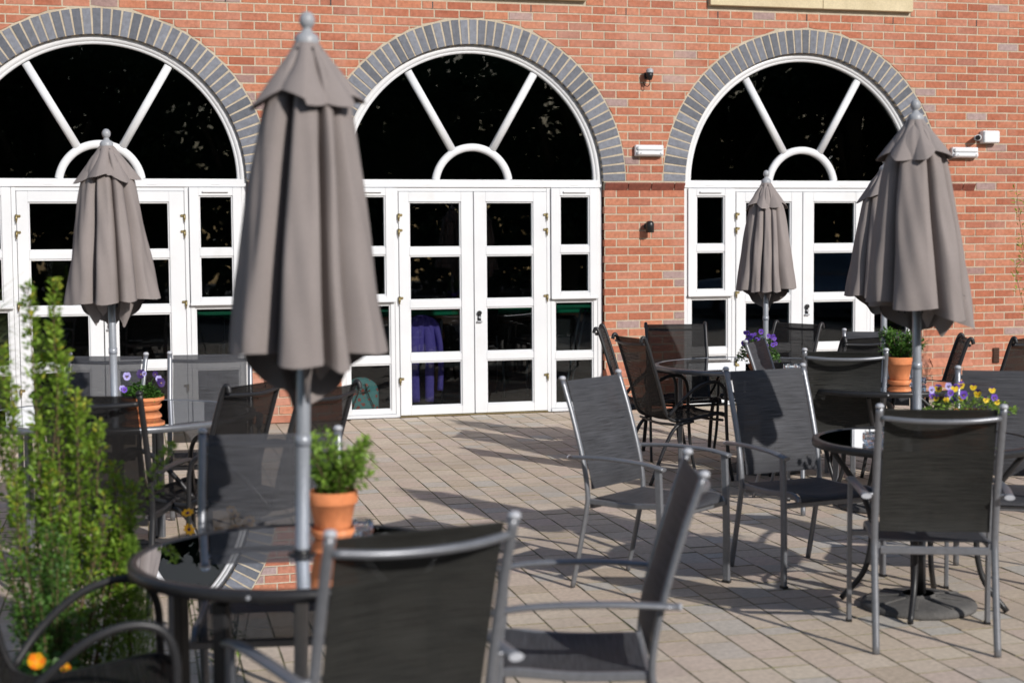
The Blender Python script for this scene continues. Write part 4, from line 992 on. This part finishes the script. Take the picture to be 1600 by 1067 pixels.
def pot(parent, R, h, saucer=True, lean=0):
    mb = MB(); t = .007
    mb.lathe([(0, .0), (R * .64, 0), (R * .66, .004), (R * .90, h * .72), (R * .99, h * .725), (R, h * .735), (R, h * .985), (R - .003, h), (R - t, h), (R - t - .002, h * .8), (R * .62, .01), (0, .01)], 0, 0, .008 if saucer else 0, seg=40)
    p = mb.build('pot', 'terracotta', parent)
    if saucer:
        mb = MB(); mb.lathe([(0, 0), (R * .72, 0), (R * .86, .018), (R * .87, .03), (R * .83, .03), (R * .72, .0075), (0, .0075)], seg=40); mb.build('saucer', 'terracotta', parent)
    mb = MB(); mb.lathe([(0, h * .9 + .012), (R * .5, h * .88 + .01), (R - t - .003, h * .84 + .008)], seg=24); mb.build('soil', 'soil', parent)
def pansy_pot(x, y, z, R, h, flowers, label, seed, sprR, sprH, lsize=.03, leafmat='leaf_green', low=0, petal=.016):
    q = random.Random(seed); r = empty('potted_pansies', (x, y, z), 0, label, 'potted plant', 'terracotta pots of flowers and shrubs on the tables'); pot(r, R, h)
    ml = MB()
    for k in range(520):
        a = q.uniform(0, 6.28); u = q.random(); d = sprR * q.random() ** .5; zz = h * .95 + (sprH) * (1 - (d / sprR) ** 2 * .8) * q.uniform(.15, 1) - low * (d / sprR) ** 3
        leaf(ml, Vector((d * math.cos(a), d * math.sin(a), zz)), Vector((math.cos(a), math.sin(a), .25)) + rv(q, .4), Vector((0, 0, 1)) + rv(q, .35), lsize * q.uniform(.6, 1.1), lsize * .7 * q.uniform(.6, 1.1), min(1, max(0, q.gauss(.6, .25))))
    ml.build('leaves', leafmat, r); ms = MB()
    base = math.atan2(-CAMD - y, 0 - x) + PI / 2
    rt = Vector((math.cos(base), math.sin(base), 0)); fw = Vector((math.cos(base - PI / 2), math.sin(base - PI / 2), 0))
    for (u, v, dpt, mats, sc) in flowers:
        p = rt * u + fw * dpt + Vector((0, 0, h + v)); ms.tube([tuple(p * .4 + Vector((0, 0, h * .55))), tuple(p - fw * .004)], .0011, seg=4)
        flower('flower', r, tuple(p), mats, petal * sc, PI / 2 - q.uniform(-.1, .4), base + q.uniform(-.5, .5))
    ms.build('stem', 'leaf_green', r); return r
pansy_pot(.265, -5.42, .722, .108, .062, [(-.005, .125, .02, PD, 1.25), (.012, .128, .03, PL, .7), (.065, .122, .01, PD, .8), (.092, .08, .03, PD, 1.2), (.082, .098, .02, PL, .9), (-.075, .115, .0, PL, 1.1), (-.10, .055, .03, PL, .9), (-.088, .05, .05, PV, .8)],
          'terracotta pot of dark violet pansies on the left table', 2, .088, .085, petal=.021)
vi = [(random.Random(90 + k).uniform(-.10, .12), random.Random(190 + k).uniform(.06, .17), random.Random(290 + k).uniform(-.03, .06), PV, random.Random(390 + k).uniform(.7, 1.15)) for k in range(26)]
pansy_pot(4.215, -4.2, .722, .07, .095, vi, 'terracotta pot overflowing with violet pansies on the clear glass table', 4, .135, .13, .026, petal=.017, low=.05)
yp = []
q = random.Random(55)
for k in range(22):
    u = q.uniform(-.17, .19); yp.append((u, q.uniform(.03, .11) * (1 - abs(u) * 1.8) + .02, q.uniform(-.04, .07), q.choice([PY, PY, PW, PV, PL]), q.uniform(.8, 1.15)))
pansy_pot(3.74, -7.50, .722, .085, .085, yp, 'wide pot of yellow and violet pansies behind the chair at the right', 6, .19, .085, .022, leafmat='leaf_fresh', petal=.018)
def shrub_pot(x, y, R, h, tops, label, seed, mat, ll, lw, per, spread):
    q = random.Random(seed); r = empty('potted_shrub', (x, y, .722), 0, label, 'potted plant', 'terracotta pots of flowers and shrubs on the tables'); pot(r, R, h)
    base = math.atan2(-CAMD - y, 0 - x) + PI / 2; rt = Vector((math.cos(base), math.sin(base), 0)); fw = Vector((math.cos(base - PI / 2), math.sin(base - PI / 2), 0)); st = []
    for (u, v, d) in tops:
        p = rt * u + fw * d; st.append([(p.x * .1, p.y * .1, h * .85), (p.x * .45, p.y * .45, h + v * .45), (p.x, p.y, h + v)])
    stemmy(r, q, st, mat, ll, lw, per, spread, .0022)
    return r
q = random.Random(77)
tops = [(q.uniform(-.08, .115), q.uniform(.045, .155), q.uniform(-.09, .09)) for k in range(28)] + [(-.07, .17, 0), (-.02, .18, .02), (.10, .15, .02), (.12, .10, 0)]
shrub_pot(.672, -9.10, .073, .13, tops, 'terracotta pot with a fresh green shrub on the black glass table beside the near pole', 31, 'leaf_fresh', .027, .013, 250, .024)
tops = [(q.uniform(-.11, .14), q.uniform(.04, .17), q.uniform(-.1, .1)) for k in range(30)]
shrub_pot(4.53, -5.47, .078, .155, tops, 'terracotta pot with a dark glossy shrub on the small table at the right', 33, 'leaf_green', .026, .012, 360, .028)
def ashtray(x, y, label, R=.05):
    mb = MB(); seg = 32; prof = [(0, 0), (R * .9, 0), (R, .006), (R, .036), (R - .004, .04), (R - .012, .04), (R - .016, .014), (0, .01)]
    rows = [[((rr * (1 + (.03 * math.cos(j * PI / 2) if zz > 0.002 else 0))) * math.cos(2 * PI * j / seg), (rr * (1 + (.03 * math.cos(j * PI / 2) if zz > 0.002 else 0))) * math.sin(2 * PI * j / seg), zz) for j in range(seg)] for rr, zz in prof]
    mb.grid(rows, closed=True, smooth=False); o = mb.build('ashtray', 'clear_glass'); o.location = (x, y, .722); tag(o, label, 'ashtray', 'clear glass ashtrays on the tables')
ashtray(3.165, -7.70, 'cut glass ashtray on the small table behind the nearest right chair')
ashtray(4.375, -4.37, 'cut glass ashtray right of the violet pansies on the clear glass table', .055)
ashtray(4.66, -5.45, 'cut glass ashtray beside the dark shrub pot')
ashtray(.755, -9.06, 'glass ashtray beside the fresh green shrub pot on the near table', .042)

# ------------------------------------------------------------------ behind the photographer: trees that darken the reflections, and a parked car
def tree(x, y, H, W_, label, seed):
    q = random.Random(seed); r = empty('broadleaf_tree', (x, y, -.05), 0, label, 'tree', 'trees behind the photographer')
    mb = MB(); mb.tube(smoothpath([(0, 0, 0), (.1, 0, H * .3), (0, .1, H * .7)]), .22, seg=8, scales=None)
    for k in range(6):
        a = k * 1.1; mb.tube([(0, 0, H * .25), (W_ * .4 * math.cos(a), W_ * .4 * math.sin(a), H * .6)], .07, seg=6)
    mb.build('trunk', 'bark', r); ml = MB()
    cl = [(q.uniform(-.42, .42) * W_, q.uniform(-.3, .3) * W_, q.uniform(.12, .88) * H, q.uniform(.14, .24) * W_) for k in range(26)]
    for (cx, cy, cz, cr) in cl:
        for k in range(520):
            o = rv(q).normalized() * cr * q.random() ** .4; leaf(ml, Vector((cx, cy, cz)) + o, rv(q), Vector((0, 0, 1)) + rv(q, .5), .17, .13, q.random())
    ml.build('crown', 'leaf_dark', r)
for k in range(11): tree(-5 + k * 3.9 + (k % 3) * .4, -21.5 - (k % 2) * 2.2, 6.6 + (k * 37 % 10) * .07, 4.8, 'dark tree behind the photographer, %s of the row, seen in reflections' % ['leftmost', 'second from left', 'third from left', 'fourth from left', 'fifth from left', 'exact middle', 'fifth from right', 'fourth from right', 'third from right', 'second from right', 'rightmost'][k], 400 + k)
mb = MB(); q = random.Random(9)
for k in range(26000):
    leaf(mb, Vector((q.uniform(-10, 40), -25 + q.uniform(-.6, .6), q.random() ** .9 * 7.6)), rv(q), Vector((0, 0, 1)) + rv(q, .5), .42, .34, q.random())
tag(mb.build('far_hedge', 'leaf_dark'), 'dense dark hedge behind the photographer, seen only in the window reflections', 'hedge', kind='stuff')
cr = empty('parked_car', (13.6, -14.6, -.05), math.radians(200), 'dark blue car seen only as a reflection in the right arch doors', 'car')
mb = MB(); rows = []
for t in range(13):
    x = -2.1 + 4.2 * t / 12; e = 1 - abs(x / 2.12) ** 6; w = .84 * (.75 + .25 * e); top = .78 + .12 * math.cos(x * .7); rows.append([(x, w * c, zz) for c, zz in ((-1, .25), (-1.02, .5), (-.97, top - .05), (-.8, top), (.8, top), (.97, top - .05), (1.02, .5), (1, .25))])
mb.grid(rows, closed=True); mb.poly(rows[0][::-1]); mb.poly(rows[-1]); mb.build('body', 'car_paint', cr)
mb = MB(); rows = []
for (x, w, z) in ((-1.55, .70, .86), (-.95, .60, 1.34), (-.2, .58, 1.44), (.55, .60, 1.38), (1.3, .70, .88)): rows.append([(x, -w - .05 * (1.4 - z), .80), (x, -w, z), (x, -w + .12, z + .03), (x, w - .12, z + .03), (x, w, z), (x, w + .05 * (1.4 - z), .80)])
mb.grid(rows); mb.build('cabin', 'car_paint', cr)
mb = MB()
for s in (-1, 1):
    mb.poly([(-1.2, s * .71, .9), (-.85, s * .64, 1.3), (.45, s * .64, 1.33), (.95, s * .71, .92)])
mb.poly([(1.27, -.6, .93), (.62, -.5, 1.40), (.62, .5, 1.40), (1.27, .6, .93)]); mb.build('windscreen', 'window_glass', cr)
for (x, s) in ((-1.35, -1), (-1.35, 1), (1.35, -1), (1.35, 1)):
    mb = MB(); mb.tube([(x, s * .66, .31), (x, s * .86, .31)], .31, seg=24); wh = mb.build('wheel', 'rubber', cr)
    mb = MB(); mb.tube([(x, s * .862, .31), (x, s * .87, .31)], .2, seg=24); mb.build('rim', 'pole_metal', wh)
for s in (-1, 1):
    mb = MB(); mb.box(2.02, 2.1, s * .62 - .12, s * .62 + .12, .6, .72, bev=.02); mb.build('headlight', 'grey_plastic', cr)
